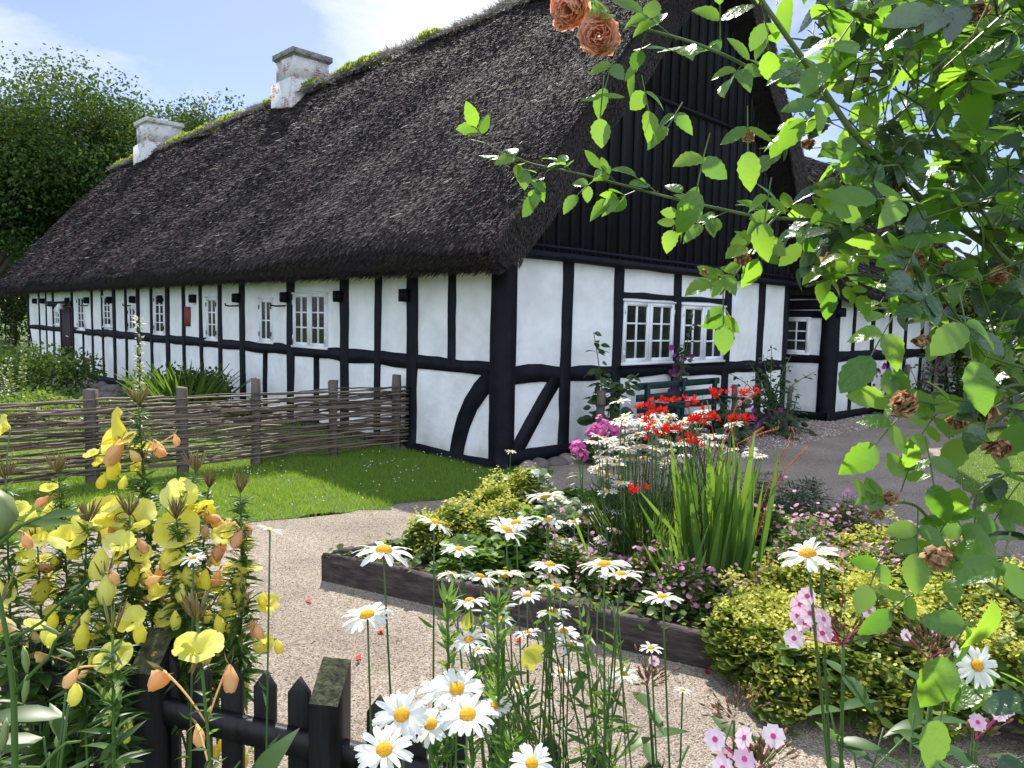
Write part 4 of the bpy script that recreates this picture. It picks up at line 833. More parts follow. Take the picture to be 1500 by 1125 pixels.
# big clump in the bed: separate plants
def px_cloud(cx_, cy_, sx, sy, n, Y, w_): return [(cx_+rng.normal()*sx, cy_+rng.normal()*sy, w_*rng.uniform(.8, 1.15), Y+rng.normal()*.12) for _ in range(n)]
MG = 'white daisies growing in the raised bed'
for i, (cx_, cy_, sx, sy, n, Y, w_, bx, lb) in enumerate((
    (885, 665, 14, 20, 16, 4.7, 30, 905, 'white daisy plant at the left shoulder of the large clump in the bed'),
    (925, 640, 20, 18, 22, 4.9, 30, 930, 'dense white daisy plant right of the magenta phlox in the bed'),
    (960, 615, 22, 9, 15, 5.1, 27, 950, 'white daisy plant behind the left red flowers'),
    (1015, 612, 18, 9, 12, 5.1, 26, 990, 'white daisy plant at the top between the red flowers'),
    (975, 655, 22, 14, 16, 4.8, 28, 970, 'white daisy plant in the middle of the large clump'),
    (1040, 650, 24, 10, 12, 4.9, 27, 1010, 'white daisy plant right of the middle below the red flowers'),
    (1100, 668, 12, 8, 7, 4.8, 24, 1080, 'white daisies at the right side of the sword leaves'),
    (905, 715, 12, 22, 9, 4.5, 30, 920, 'white daisies hanging low at the left front of the clump'))):
    b = gnd(bx, 860 if i != 7 else 850, .1); daisy_plant(lb, (b[0], b[1]), hd(px_cloud(cx_, cy_, sx, sy, n, Y, w_)), MG, leafn=12, gz=.1, r=.004)
daisy_plant('thin lone daisy in front of the black corner post', gnd(752, 780, .1)[:2], hd([(748, 662, 18, 5.3)]), MG, gz=.1, r=.004)
daisy_plant('scattered white daisies low in the middle of the bed', gnd(870, 870, .1)[:2], hd([(900, 776, 28, 4.2), (880, 790, 22, 4.3), (840, 765, 24, 4.4), (862, 742, 22, 4.5), (830, 792, 20, 4.2)]), MG, gz=.1, r=.004)
# dense stems and leaves of the clump
spiky('daisy_foliage', 'dark upright stems and leaves under the white daisy clump in the bed', gnd(950, 835, .1)[:2], .40, .52, 420, leafmat('daisy_leaf', (.035, .08, .02), (.09, .16, .04)), w_=.16, lean=.22, z0=.1, cat='plant')

# ------------------------------------------------------------------ red montbretia with sword leaves
M_redp = petalmat('scarlet_petal', (.55, .010, .010), (.72, .035, .018), trans=.35, tc=(1.2, .8, .6)); M_bud = petalmat('orange_bud', (.5, .12, .05), (.7, .28, .12))
cb = gnd(1052, 872, .1); O = (cb[0], cb[1], .1); o = thing('montbretia', 'scarlet montbretia with tall green sword leaves in the raised bed', 'plant', O)
g = G(); n = 85; d = disc_pt(n)*[.21, .18]; D = np.c_[d*.6+rng.normal(size=(n, 2))*.08+[.02, 0], np.ones(n)]; L_ = rng.uniform(.35, .95, n)
inst(g, SWORD, np.c_[cb[0]+d[:, 0]*.8, cb[1]+d[:, 1]*.8, np.full(n, .1)], D, np.c_[rng.normal(size=n)*.6, -np.ones(n), np.full(n, .1)], np.c_[L_*rng.uniform(.6, 1.0, n), L_, L_*rng.uniform(-.3, .6, n)]); g.build('foliage', M_sword, o, O)
g = G()
for (x0, y0, x1, y1) in ((985, 825, 938, 735), (1002, 860, 975, 790), (1040, 880, 1022, 800), (995, 790, 940, 720), (860, 810, 870, 752)):
    a, b = at(x0, y0, 3.95), at(x1-30*(x0 < 900), y1, 3.85); inst(g, SWORD, [a], [b-a], [(.3, -1, .2)], np.array([[np.linalg.norm(b-a)*.9, np.linalg.norm(b-a), .1]]))
for k in range(16):
    a = at(rng.uniform(985, 1020), rng.uniform(860, 885), 3.75); inst(g, SWORD, [a], [(rng.normal()*.25, 0, 1)], [(rng.normal()*.4, -1, 0)], np.array([[.28, rng.uniform(.2, .42), .1]]))
g.build('foliage', M_sword, o, O)
for (x, y, w_) in ((943, 595, 30), (986, 584, 44), (972, 603, 24), (974, 627, 50), (1016, 592, 30), (1043, 574, 28), (1031, 611, 50), (1091, 575, 40), (1088, 613, 34), (1019, 647, 18), (1007, 647, 20), (933, 715, 22), (952, 611, 22), (1022, 617, 30), (1015, 640, 14), (960, 634, 26)):
    Y = 4.2+rng.normal()*.1; c = at(x, y, Y); b = np.array([cb[0]+rng.normal()*.12, cb[1]+rng.normal()*.1, .1]); s_ = np.sign(x-1000) or 1; tip = c+[w_/1080*4.2*.5*s_, 0, -.01]
    g = G(); P = np.vstack([bez(b, (c[0]*.5+b[0]*.5, c[1], c[2]*.75), c-[w_/1080*2*s_, 0, .02], 9), tip[None]]); g.tube(P, np.linspace(.004, .0018, 10), 5); st_ = g.build('flower_stalk', M_dstem, o, O)
    n = int(w_*.24)+2; t = rng.random(n); Q = c + (tip-(c-[w_/1080*2.1*s_, 0, 0]))*(t-.5)[:, None]*1.0 + rng.normal(size=(n, 3))*[.012, .02, .012]; g = G()
    inst(g, STAR, Q, np.c_[rng.normal(size=n)*.8, rng.normal(size=n)*.6-.3, np.ones(n)*.6], rdir(n), rng.uniform(.017, .028, n)); g.build('flower', M_redp, o, O)
for (x, y, x2, y2) in ((1060, 640, 1095, 560), (1080, 650, 1140, 628), (1075, 600, 1110, 575), (1100, 640, 1118, 628), (1150, 690, 1185, 655), (1130, 700, 1158, 640), (1165, 640, 1160, 629), (1042, 620, 1036, 590), (1053, 660, 1085, 610)):
    g = G(); a, c = at(x, y, 4.2), at(x2, y2, 4.2); b = np.array([cb[0]+.1, cb[1], .1]); g.tube(np.vstack([bez(b, (a+b)/2+[0, 0, .1], a, 6), bez(a, (a+c)/2+[0, 0, .02], c, 5)[1:]]), .0022, 4); n = 14; t = np.linspace(.2, 1, n)[:, None]; st_ = g.build('flower_stalk', M_bud, o, O)
    g = G(); inst(g, BLOB2, a+(c-a)*t+[0, 0, .006], np.tile([0, .3, 1], (n, 1)), (1, 0, 0), np.c_[np.full(n, .003), np.full(n, .010), np.full(n, .003)]); g.build('bud', M_bud, o, O)
# seed heads on stalks right of the clump
for k, (x, y) in enumerate(((1165, 690), (1186, 665), (1150, 680), (1172, 650), (1140, 672))):
    pass

# ------------------------------------------------------------------ mounds: lady's mantle, cranesbill, leafy plants in the bed
M_alch = leafmat('mantle_leaf', (.09, .16, .03), (.20, .28, .06), trans=.4, t=1.5); M_alf = petalmat('mantle_flower', (.45, .46, .05), (.74, .70, .14), trans=.4)
M_gerl = leafmat('cranesbill_leaf', (.06, .12, .03), (.15, .22, .06)); M_pink = petalmat('pink_petal', (.62, .22, .38), (.80, .45, .58), trans=.35)
M_leafy = leafmat('bed_leaf', (.05, .12, .025), (.14, .23, .05)); M_silver = leafmat('silver_leaf', (.20, .27, .17), (.36, .42, .30), trans=.25, t=1.2)
LOBE = (np.array([(-.5, .35, .1), (0, 0, 0), (.5, .35, .1), (-.38, .85, .05), (.38, .85, .05), (0, 1.0, -.02), (0, .5, -.06)]), np.array([(1, 6, 3, 0), (1, 2, 4, 6), (6, 4, 5, 3)]))
def mound(name, label, c, R, h, nl, ls, lm, nf=0, fm=None, fs=.02, ft=None, group=None, cat='plant', spray=6, ft_up=True, z0=.05, T_=LOBE, asp=1.0, ctr=None):
    O = (c[0], c[1], 0); o = thing(name, label, cat, O, 0, group); g = G(); ph = rng.random(2)*6; rag = lambda d: d*(1+.20*np.sin(3*np.arctan2(d[:, 1], d[:, 0])+ph[0])+.13*np.sin(5*np.arctan2(d[:, 1], d[:, 0])+ph[1]))[:, None]; d = disc_pt(nl)*[R, R*asp]; q = (d[:, 0]**2/R**2+d[:, 1]**2/(R*asp)**2); d = rag(d); top = z0+(h-z0)*np.sqrt(np.clip(1-q, 0, 1))*(1+.40*np.sin(d[:, 0]*13+c[0]*9)*np.cos(d[:, 1]*11))
    z = top*(1-.75*rng.random(nl)**2.2); inst(g, T_, np.c_[c[0]+d[:, 0], c[1]+d[:, 1], z], np.c_[d/R+rng.normal(size=(nl, 2))*.7, np.full(nl, .25)], rdir(nl)*.55+[0, 0, 1], rng.uniform(ls*.6, ls*1.2, nl)); g.build('foliage', lm, o, O)
    if nf:
        ns = nf//spray; d = disc_pt(ns)*[R*1.02, R*asp*1.02]; q = (d[:, 0]**2/R**2+d[:, 1]**2/(R*asp)**2)/1.05; d = rag(d); zt = z0+(h-z0)*np.sqrt(np.clip(1-q, 0, 1))*(1+.40*np.sin(d[:, 0]*13+c[0]*9)*np.cos(d[:, 1]*11))+rng.gamma(1.2, .03, ns)-.03
        cc = np.c_[c[0]+d[:, 0], c[1]+d[:, 1], zt]; P = np.repeat(cc, spray, 0)+rng.normal(size=(ns*spray, 3))*(np.array([2.6, 2.6, 2.2])*fs if spray > 1 else 0); n = len(P); g = G()
        inst(g, ft or BLOB2, P, rdir(n)*.6+[0, -.1, .9], rdir(n), rng.uniform(fs*.35, fs*.7, n) if ft is None else rng.uniform(fs*.7, fs*1.2, n)); fo = g.build('flower', fm, o, O)
        g = G(); n = min(ns, 260)
        for k in range(n): g.tube([cc[k]-[0, 0, .01], cc[k]*[1, 1, 0]+[rng.normal()*.01, rng.normal()*.01, cc[k][2]*.4]], .0016, 3, cap=False)
        g.build('stem', M_stem, o, O)
    return o
SPK = cupT(5, 1.2, .6, 2, 0)
AG = "yellow lady's mantle in and around the raised bed"
yl = 0
for (px, py, z, R, h, lb) in (
    (700, 800, .1, .34, .36, 'yellow-green mantle mound at the back left corner of the bed'),
    (635, 812, .1, .17, .27, 'small yellow-green mantle at the left tip of the bed planting'),
    (745, 775, .1, .30, .44, 'yellow mantle behind the left mound, below the black corner post'),
    (1120, 955, .1, .26, .42, 'yellow mantle spilling over the right end of the timber sleeper'),
    (1165, 1010, .0, .30, .40, 'olive yellow mantle on the gravel at the right of the sleeper'),
    (1265, 1015, .05, .36, .50, 'large yellow mantle mound behind the pale pink phlox'),
    (1385, 1020, .05, .38, .52, 'yellow mantle mound under the right rose sprigs'),
    (1320, 930, .1, .36, .45, 'yellow mantle mound in the middle right of the bed'),
    (1230, 905, .1, .34, .40, 'yellow-green mantle right of the sword leaves'),
    (1415, 920, .1, .36, .46, 'yellow mantle at the far right of the bed'),
    (1270, 850, .1, .32, .40, 'yellow mantle at the path edge of the bed, left one'),
    (1360, 860, .1, .32, .42, 'yellow mantle at the path edge of the bed, right one'),
    (1150, 890, .1, .24, .34, 'small mantle at the foot of the sword leaves'), (1480, 990, .05, .35, .5, 'mantle mound cut by the right edge of the view')):
    h = h*(.74 if px > 1100 else 1); p = gnd(px, py, z); mound('ladys_mantle', lb, p, R, h, 1900, .058, M_alch, 5000, M_alf, .0085, SPK, AG, spray=30, z0=z+.03)
CG = 'pink cranesbill in the raised bed'
for (px, py, R, h, lb) in ((790, 822, .22, .20, 'pink cranesbill behind the left part of the front timber'), (865, 846, .25, .22, 'pink cranesbill behind the middle of the front timber'), (940, 868, .22, .22, 'pink cranesbill in front of the sword leaves, left'),
                       (1000, 893, .20, .2, 'pink cranesbill hanging over the right of the front timber'), (905, 815, .28, .26, 'pink cranesbill at the left foot of the daisies'), (1175, 815, .30, .32, 'pink cranesbill right of the sword leaves at the path side'), (1235, 812, .24, .28, 'pink cranesbill at the right back edge of the bed'),
                       (1060, 885, .20, .2, 'pink cranesbill at the foot of the sword leaves'), (1190, 870, .24, .36, 'pink cranesbill between the sword leaves and the yellow mantle'), (1300, 885, .22, .38, 'pink cranesbill in the midst of the yellow mantle')):
    p = gnd(px, py, .12); mound('cranesbill', lb, p, R, h+.1, 1500, .030, M_gerl, 190, M_pink, .014, FLAT5, CG, spray=1, z0=.12)
for (px, py, R, h, m_, lb) in ((700, 835, .24, .30, M_leafy, 'green leafy plant behind the left timber'), (765, 820, .30, .36, M_leafy, 'broad green leaves in the left middle of the bed'), (840, 800, .30, .40, M_silver, 'silvery leaved plant left of the daisy clump'), (790, 775, .28, .42, M_silver, 'silvery leaved plant below the black corner post'),
                       (860, 765, .25, .36, M_leafy, 'green leafy plant below the magenta phlox'), (1290, 890, .26, .36, M_leafy, 'bright green lobed leaves among the yellow mantle'), (1120, 850, .22, .25, M_leafy, 'green leaves behind the foot of the sword leaves')):
    p = gnd(px, py, .12); mound('leafy_perennial', lb, p, R, h, 900, .06, m_, 0, group='green leafy plants in the raised bed', z0=.12)
M_lav = leafmat('fine_dark_leaf', (.025, .055, .02), (.07, .11, .04), trans=.25)
p = gnd(1150, 792, .1); mound('lavender_bush', 'fine-leaved dark green bush at the back right corner of the bed', p, .36, .52, 5000, .05, M_lav, T_=LANCE, z0=.1, cat='shrub')
n = 9000; P = np.c_[rng.uniform(-1.1, 3.3, n), rng.uniform(2.5, 6.3, n)]; P = P[inpoly(P, np.array([q[:2] for q in bp]))]; n = len(P); g = G(); inst(g, LOBE, np.c_[P, .13+.08*rng.random(n)], rdir(n)*[1, 1, .2]+[0, 0, .4], rdir(n)*.5+[0, 0, 1], rng.uniform(.02, .05, n)); tag(g.build('ground_cover', M_gerl), kind='stuff')
# mulch of low plants at the foot of the gable
# magenta phlox
M_plx = petalmat('phlox_magenta', (.62, .10, .40), (.80, .28, .60))
o = None
for (pts, bx, by, lb) in ((((882, 625, .06), (868, 632, .035)), 880, 775, 'tall magenta phlox left of the white daisies'), (((906, 627, .05),), 905, 778, 'magenta phlox just behind the white daisies'), (((846, 655, .04), (853, 666, .035)), 852, 785, 'lower magenta phlox in front of the foundation stones')):
    Y = 5.3; b = gnd(bx, by, .1); O = (b[0], b[1], .1); o = thing('phlox', lb, 'phlox', O, 0, 'magenta phlox in the raised bed'); 
    for (x, y, s_) in pts:
        c = at(x, y, Y); g = G(); g.tube(bez(O, (b[0], b[1], c[2]*.6), c, 7), .005, 5); n = 26; t = rng.random(n); Q = np.array(O)+(c-O)*t[:, None]; inst(g, LANCE, Q, rdir(n)*[1, 1, .3]+[0, 0, .3], (0, 0, 1.), rng.uniform(.07, .11, n)); g.build('stem', M_stem, o, O)
        n = 60; Q = c+rdir(n)*(rng.random(n)**.4)[:, None]*np.array([s_*1.5, s_*1.3, s_*1.5]); g = G(); inst(g, FLAT5, Q, Q-c+[0, 0, .02], rdir(n), rng.uniform(.013, .018, n)); g.build('flower', M_plx, o, O)

# ------------------------------------------------------------------ pale pink phlox in the foreground
M_pph = petalmat('pale_pink_petal', (.80, .52, .66), (.88, .74, .82), trans=.35); M_eye = petalmat('phlox_eye', (.65, .08, .30), (.72, .15, .40)); M_cal = leafmat('phlox_calyx', (.10, .09, .03), (.30, .15, .09), trans=.2); M_pleaf = leafmat('phlox_leaf', (.045, .11, .03), (.11, .19, .05), rough=.4)
PLEAF = leafT(6, .34, .2, .25, .4)
def phlox(label, base, fl, buds, hub, Y, fs=.016, leafn=16, top=None):
    O = (base[0], base[1], 0); o = thing('phlox', label, 'phlox', O, 0, 'pale pink phlox in the foreground'); hb = at(*hub, Y); g = G(); P = bez(O, (base[0], base[1], hb[2]*.6), hb, 12); g.tube(P, np.linspace(.005, .003, 12), 6); g.build('stem', M_dstm, o, O, smooth=True)
    g = G(); zz = np.linspace(.35, .93, leafn//2); 
    for k, t in enumerate(zz):
        q = np.array([np.interp(t, np.linspace(0, 1, 12), P[:, i]) for i in range(3)]); a = k*1.57+rng.random()*.4
        for s_ in (1, -1): inst(g, PLEAF, [q], [(math.cos(a)*s_, math.sin(a)*s_, .25+rng.normal()*.2)], [(0, 0, 1.)], rng.uniform(.075, .115)*(1.1-.25*t))
    g.build('foliage', M_pleaf, o, O, smooth=True)
    for x, y in fl:
        c = at(x, y, Y-rng.random()*.05); n_ = np.array([rng.normal()*.4, -1, rng.uniform(0, .8)]); g = G(); inst(g, FLAT5, [c], [n_], rdir(1), np.array([fs*rng.uniform(.9, 1.15)])); f = g.build('flower', M_pph, o, O, smooth=True)
        g = G(); inst(g, FLAT5, [c+_n(n_)*fs*.10], [n_], rdir(1), np.array([fs*.28])); g.build('flower_eye', M_eye, f, O)
        g = G(); g.tube(bez(c, c*.5+hb*.5+[0, 0, .003], hb, 5), .0013, 4); g.build('flower_stalk', M_eye, f, O)
    g = G(); gb2 = G()
    for x, y in buds:
        c = at(x+rng.normal()*2, y+rng.normal()*2, Y+rng.normal()*.015); hc_ = c + (hb-c)*.35; g.tube([hc_, hc_*.4+c*.6, c], .0007, 4); d = c-hb; inst(gb2, BLOB2, [c], [d], rdir(1), np.array([[.0022, .008, .0022]]))
    g.build('bud_stalk', M_cal, o, O); gb2.build('bud', M_cal, o, O); return o
jit = lambda x, y, sx, sy, n: [(x+rng.normal()*sx, y+rng.normal()*sy) for _ in range(n)]
phlox('pale pink phlox with open pink-eyed flowers in front of the yellow mantle', at(1240, 1125, 1.35), [(1172, 885), (1182, 873), (1168, 902), (1186, 898), (1206, 907), (1163, 935), (1273, 896), (1205, 927), (1178, 912)], jit(1225, 915, 22, 18, 60), (1235, 945), 1.3)
phlox('pink phlox mostly in bud right of the open one', at(1385, 1125, 1.35), [(1372, 923), (1398, 947), (1327, 930)], jit(1355, 935, 26, 16, 70)+[(1332, 905), (1345, 925)], (1360, 965), 1.35, fs=.010)
phlox('pink phlox at the bottom edge of the view', at(1110, 1180, 1.0), [(1047, 1083), (1089, 1080), (1133, 1078), (1062, 1108), (1090, 1112), (1058, 1125)], jit(1110, 1100, 26, 14, 60), (1110, 1135), .98, fs=.0135)
phlox('pink phlox tip at the right bottom corner', at(1440, 1150, 1.15), [(1476, 1038), (1465, 1045), (1432, 1058)], jit(1440, 1060, 16, 10, 20), (1430, 1085), 1.1, fs=.011)
phlox('faded phlox in bud below the right end of the timber', at(975, 1180, 1.45), [(958, 968)], jit(950, 985, 14, 12, 50), (948, 1005), 1.45, fs=.010)
phlox('budding phlox over the gravel at the bottom', at(1080, 1190, 1.5), [], jit(1070, 1040, 20, 12, 40)+jit(1095, 1015, 12, 10, 20), (1075, 1055), 1.5)

# low leaves filling the near garden behind the picket fence: separate leafy plants
def leafy(label, base, h, n, ls, m_=None, R=.16, stems=5, group='leafy green plants along the picket fence', T_=PLEAF):
    O = (base[0], base[1], 0); o = thing('leafy_plant', label, 'plant', O, 0, group); g, gl = G(), G()
    for k in range(stems):
        e = np.array([base[0]+rng.normal()*R, base[1]+rng.normal()*R*.5, h*rng.uniform(.75, 1.02)]); P = bez(O, (base[0], base[1], h*.5), e, 8); g.tube(P, np.linspace(.005, .002, 8), 5); m2 = n//stems; t = rng.uniform(.3, 1, m2)
        Q = np.array([np.interp(t, np.linspace(0, 1, 8), P[:, i]) for i in range(3)]).T; inst(gl, T_, Q, rdir(m2)*[1, 1, .3]+[0, 0, .35], rdir(m2)*.3+[0, 0, 1], ls*rng.uniform(.6, 1.15, m2)*(1.25-t*.5))
    g.build('stem', M_stem, o, O); gl.build('foliage', m_ or M_pleaf, o, O, smooth=True)
for (x, y, Y, h_, n, ls, lb) in ((1230, 1125, 1.35, (1230, 1010), 46, .10, 'leafy phlox shoots left of the lower rose sprig'), (1320, 1125, 1.3, (1330, 1040), 54, .10, 'leafy green shoots under the budding phlox'), (1430, 1125, 1.2, (1420, 1020), 54, .11, 'leafy shoots at the right bottom corner'), (1130, 1125, 1.6, (1140, 1050), 24, .07, 'small leafy weed over the gravel right of centre'),
                             (860, 1150, 1.25, (870, 1060), 44, .10, 'broad dark leaves among the daisy stems at the bottom'), (960, 1150, 1.3, (960, 1060), 34, .10, 'broad leaves right of the daisy stems at the bottom'), (780, 1150, 1.35, (790, 1040), 40, .09, 'dark leaves in front of the right pickets'), (680, 1160, 1.3, (690, 1090), 20, .07, 'low leaves between the right pickets')):
    b = at(x, y, Y); tp = at(*h_, Y); leafy(lb, b, tp[2], n, ls)

# feathery green shoots (unopened asters) in the foreground
M_fea = leafmat('feathery_leaf', (.05, .12, .03), (.12, .22, .05))
def feather(label, base, top, n=170, ls=.035):
    O = (base[0], base[1], 0); o = thing('aster_shoot', label, 'plant', O, 0, 'narrow-leaved green shoots among the daisies'); g = G(); P = bez(O, (top[0]+.02, top[1], top[2]*.5), top, 12); g.tube(P, np.linspace(.004, .002, 12), 5); g.build('stem', M_dstm, o, O)
    t = 1-rng.random(n)**1.5*.5; Q = np.array([np.interp(t, np.linspace(0, 1, 12), P[:, i]) for i in range(3)]).T; g = G(); inst(g, LANCE, Q, rdir(n)*[1, 1, .2]+[0, 0, .75], rdir(n), rng.uniform(ls*.6, ls*1.1, n)); g.build('foliage', M_fea, o, O)
for (x, y, bx, Y, lb) in ((655, 880, 690, 1.15, 'narrow-leaved shoot left of the daisy tangle'), (728, 885, 745, 1.2, 'stout narrow-leaved shoot in the daisy tangle'), (690, 1000, 700, 1.1, 'low narrow-leaved shoot between the large bottom daisies'), (745, 1090, 750, 1.05, 'narrow-leaved shoot at the bottom edge'), (640, 1095, 650, 1.1, 'short feathery shoot beside the lowest daisies')):
    feather(lb, at(bx, 1140, Y), at(x, y, Y))
c = at(783, 963, 1.3); o = thing('fallen_flower', 'pale yellow withered flower caught among the daisy stems', 'flower', c); g = G(); inst(g, LEAFW, [c+[-.02, 0, .012]]*3, [(.9, -.1, -.5), (.9, .2, -.1), (.5, -.2, -.9)], [(0, -1, .2), (.2, -1, 0), (0, -.8, .4)], np.full(3, .042)); g.build('petal', M_alf, o, c)
c = at(690, 912, 1.2); o = thing('yellow_leaf', 'round yellow-green leaf between two daisies', 'leaf', c); g = G(); inst(g, LEAFW, [c+[-.01, 0, -.012]], [(.3, 0, .9)], [(0, -1, .1)], np.array([.032])); g.build('blade', M_alf, o, c)
# many bare stems of the daisy tangle belong to seed stalks
o = thing('daisy_foliage', 'tangle of bare green stems under the foreground daisies', 'plant', (*at(850, 1150, 1.5)[:2], 0)); O = tuple(o.location); g = G()
TL = []
for k in range(42):
    x = rng.uniform(650, 910); b = at(rng.normal(905, 40), 1160, 1.45+rng.normal()*.1); e = at(x, rng.uniform(850, 1000), b[1]); b[2] = 0; P_ = bez(b, (b[0]*.6+e[0]*.4, b[1], e[2]*.6), e, 9); g.tube(P_, rng.uniform(.0010, .0019), 5, r=rng.random()); TL += [P_[i]*(1-f)+P_[i+1]*f for i in range(4, 8) for f in rng.random(3)]
g.build('stem', M_dstm, o, O, smooth=True); g = G(); TL = np.array(TL); n = len(TL); inst(g, LANCE, TL, rdir(n)*[1, 1, .4]+[0, 0, .5], rdir(n), rng.uniform(.025, .06, n)); g.build('foliage', M_pleaf, o, O)
for i, (x, y) in enumerate(((455, 884), (553, 928), (522, 970), (870, 915), (758, 943), (1035, 985), (1120, 1028))):
    c = gnd(x, y); g = G(); inst(g, CARD, [c+[0, 0, .012]], [(rng.normal(), rng.normal(), .1)], [(0, 0, 1.)], np.array([.045])); inst(g, CARD, [c+[.01, 0, .016]], [(rng.normal(), rng.normal(), .3)], [(0, .3, 1.)], np.array([.04])); b = g.build('fallen_petal', M_redp, None, c); b.location = Vector(c)
    tag(b, 'small red petal fallen on the sunlit gravel path', 'petal', 'red petals scattered on the gravel')
# ------------------------------------------------------------------ evening primroses
M_yel = petalmat('primrose_yellow', (.84, .76, .07), (.88, .86, .26), trans=.5, tc=(1.15, 1.12, 1)); M_wilt = petalmat('wilted_orange', (.76, .44, .22), (.86, .72, .34), trans=.45, tc=(1.2, .95, .7))
M_sep = petalmat('reddish_bud', (.26, .12, .07), (.30, .32, .11), trans=.3); M_epl = leafmat('primrose_leaf', (.035, .085, .02), (.10, .17, .045), rough=.4)
def cup(g, c, ax, R, roll=0, op=.62, n=4, seg=6):
    """four broad notched petals forming a cup, finely meshed"""
    ax = _n(ax); a = _n(np.cross(ax, [.31, .2, .93])); b = np.cross(ax, a)
    for k in range(n):
        th = roll + 2*math.pi*k/n + rng.normal()*.06; e = math.cos(th)*a + math.sin(th)*b; s = np.cross(ax, e); V, F = [], []
        for j in range(seg+1):
            t = j/seg; w_ = (.10 + 1.15*t**.8)*(1-.12*t**6); al = op*(1.5-.5*t); rr = t*math.sin(al) if False else R*(.05+t*math.sin(op+.35*t)); hh = R*t*math.cos(op+.5*t)
            for i in range(7):
                q = i/3-1; nt_ = -.14*R*(t**4)*math.exp(-(q*3)**2) - .10*R*t*q*q; V.append(c + e*(rr-.16*R*q*q*t+nt_*.6) + ax*(hh+nt_+.09*R*q*q*t+rng.normal()*.006*R) + s*q*w_*R*.52)
        for j in range(seg):
            for i in range(6): p = j*7+i; F.append((p, p+1, p+8, p+7))
        g.add(V, F, rng.random())
def wilt(g, c, ax, R):
    """collapsed petals rolled into a drooping twist"""
    ax = _n(ax); a = _n(np.cross(ax, [.31, .2, .93])); b = np.cross(ax, a); V, F = [], []; n, k = 8, 9; ph = rng.random()*6
    for j in range(n):
        t = j/(n-1); r = R*(.07+.36*math.sin(math.pi*min(.82, t*.85))**1.2)*(1-.1*t)
        for i in range(k):
            th = 2*math.pi*i/k+t*1.1+ph; q = r*(1+.35*math.sin(3*th+ph)*t); V.append(c + ax*R*1.45*t + (math.cos(th)*a+math.sin(th)*b)*q + rng.normal(size=3)*.02*R)
    for j in range(n-1):
        for i in range(k): F.append((j*k+i, j*k+(i+1) % k, (j+1)*k+(i+1) % k, (j+1)*k+i))
    g.add(V, F)
SPIND = (np.array([(0, 0, 0)] + [(.5*math.cos(a)*s, t, .5*math.sin(a)*s) for t, s in ((.25, .8), (.6, 1), (.85, .45)) for a in np.arange(5)*2*math.pi/5] + [(0, 1.0, 0)]),
         np.array([(0, 1+i, 1+(i+1) % 5, 1+(i+1) % 5) for i in range(5)] + [(1+r*5+i, 6+r*5+i, 6+r*5+(i+1) % 5, 1+r*5+(i+1) % 5) for r in range(2) for i in range(5)] + [(11+i, 16, 11+(i+1) % 5, 11+(i+1) % 5) for i in range(5)]))
def primrose(label, base, top, fl, leaves=110, budn=16, bl=.075, ll=.10, r=.0045, name='evening_primrose', dense=1.0):
    """fl: list of (px, py, kind, size px) at the depth of the plant"""
    Y = top[1]; O = (base[0], base[1], 0); o = thing(name, label, 'plant', O, 0, 'yellow evening primroses at the fence'); ln = rng.normal()*.03
    P = bez(O, (base[0]*.4+top[0]*.6+ln, base[1], top[2]*.55), top, 14); g = G(); g.tube(P, np.linspace(r*1.2, r*.5, 14), 6); g.build('stem', M_stem, o, O, smooth=True)
    al = lambda t: np.array([np.interp(t, np.linspace(0, 1, 14), P[:, i]) for i in range(3)]).T
    n = leaves; t = .35+.63*rng.random(n)**.9; g = G(); inst(g, LANCE if dense > .5 else PLEAF, al(t), rdir(n)*[1.2, 1.2, .5]+[0, 0, .35], rdir(n)*.6+[0, 0, 1], ll*(1.35-t*.95)*rng.uniform(.6, 1.15, n)); g.build('foliage', M_epl, o, O)
    g = G(); n = budn; th = rng.random(n)*6.28; sp = rng.uniform(.12, .75, n); D = np.c_[np.cos(th)*sp, np.sin(th)*sp, np.ones(n)]; inst(g, SPIND, P[-1]-[0, 0, .01]+D*rng.uniform(.0, .018, (n, 1)), D, rdir(n), np.c_[rng.uniform(.003, .0065, n), rng.uniform(.4, 1.05, n)*bl, rng.uniform(.003, .0065, n)]); g.build('bud', M_sep, o, O, smooth=True)
    for (x, y, kd, s_) in fl:
        Yf = Y + rng.normal()*.03; c = at(x, y, Yf); R = s_/1080*Yf; j = int(np.argmin(np.linalg.norm(P-c-[0, 0, -.02], axis=1))); j = min(j, 13); att = P[j]; g = G(); dv = c-att
        if kd == 'o':   ax = _n(np.array([dv[0]*2+rng.normal()*.15, -.35+rng.normal()*.3, .55+rng.random()*.4])); c0 = c-ax*R*.35; cup(g, c0, ax, R*.72, rng.random()*3)
        elif kd == 's': ax = _n(np.array([np.sign(x-CX*0-(att[0]*1080/Yf+CX))*.9, -.25, .25])); c0 = c-ax*R*.4; cup(g, c0, ax, R*.8, rng.random()*3, op=.5)
        elif kd == 'y': ax = _n(np.array([dv[0]*1.2, -.2+rng.normal()*.2, -.9])); c0 = c-ax*R*.5; wilt(g, c0, ax, R*.72)
        else:           ax = _n(np.array([dv[0]*3+rng.normal()*.2, rng.normal()*.3, -.8+rng.random()*.5])); c0 = c-ax*R*.5; wilt(g, c0, ax, R*.66)
        f = g.build('flower', M_wilt if kd == 'w' else M_yel, o, O, smooth=True); g = G(); g.tube(bez(att, (att+c0)/2+[0, 0, .015], c0, 6), np.linspace(.0012, .0022, 6), 5); g.build('flower_tube', M_wilt if kd == 'w' else M_stem, f, O)
        if kd in 'ow': g = G(); D = rdir(3)*.5+ax*(-.6)+[0, 0, -.4]; inst(g, LANCE, np.tile(c0, (3, 1)), D, rdir(3), np.full(3, R*.55)); g.build('sepal', M_sep, f, O)
    return o
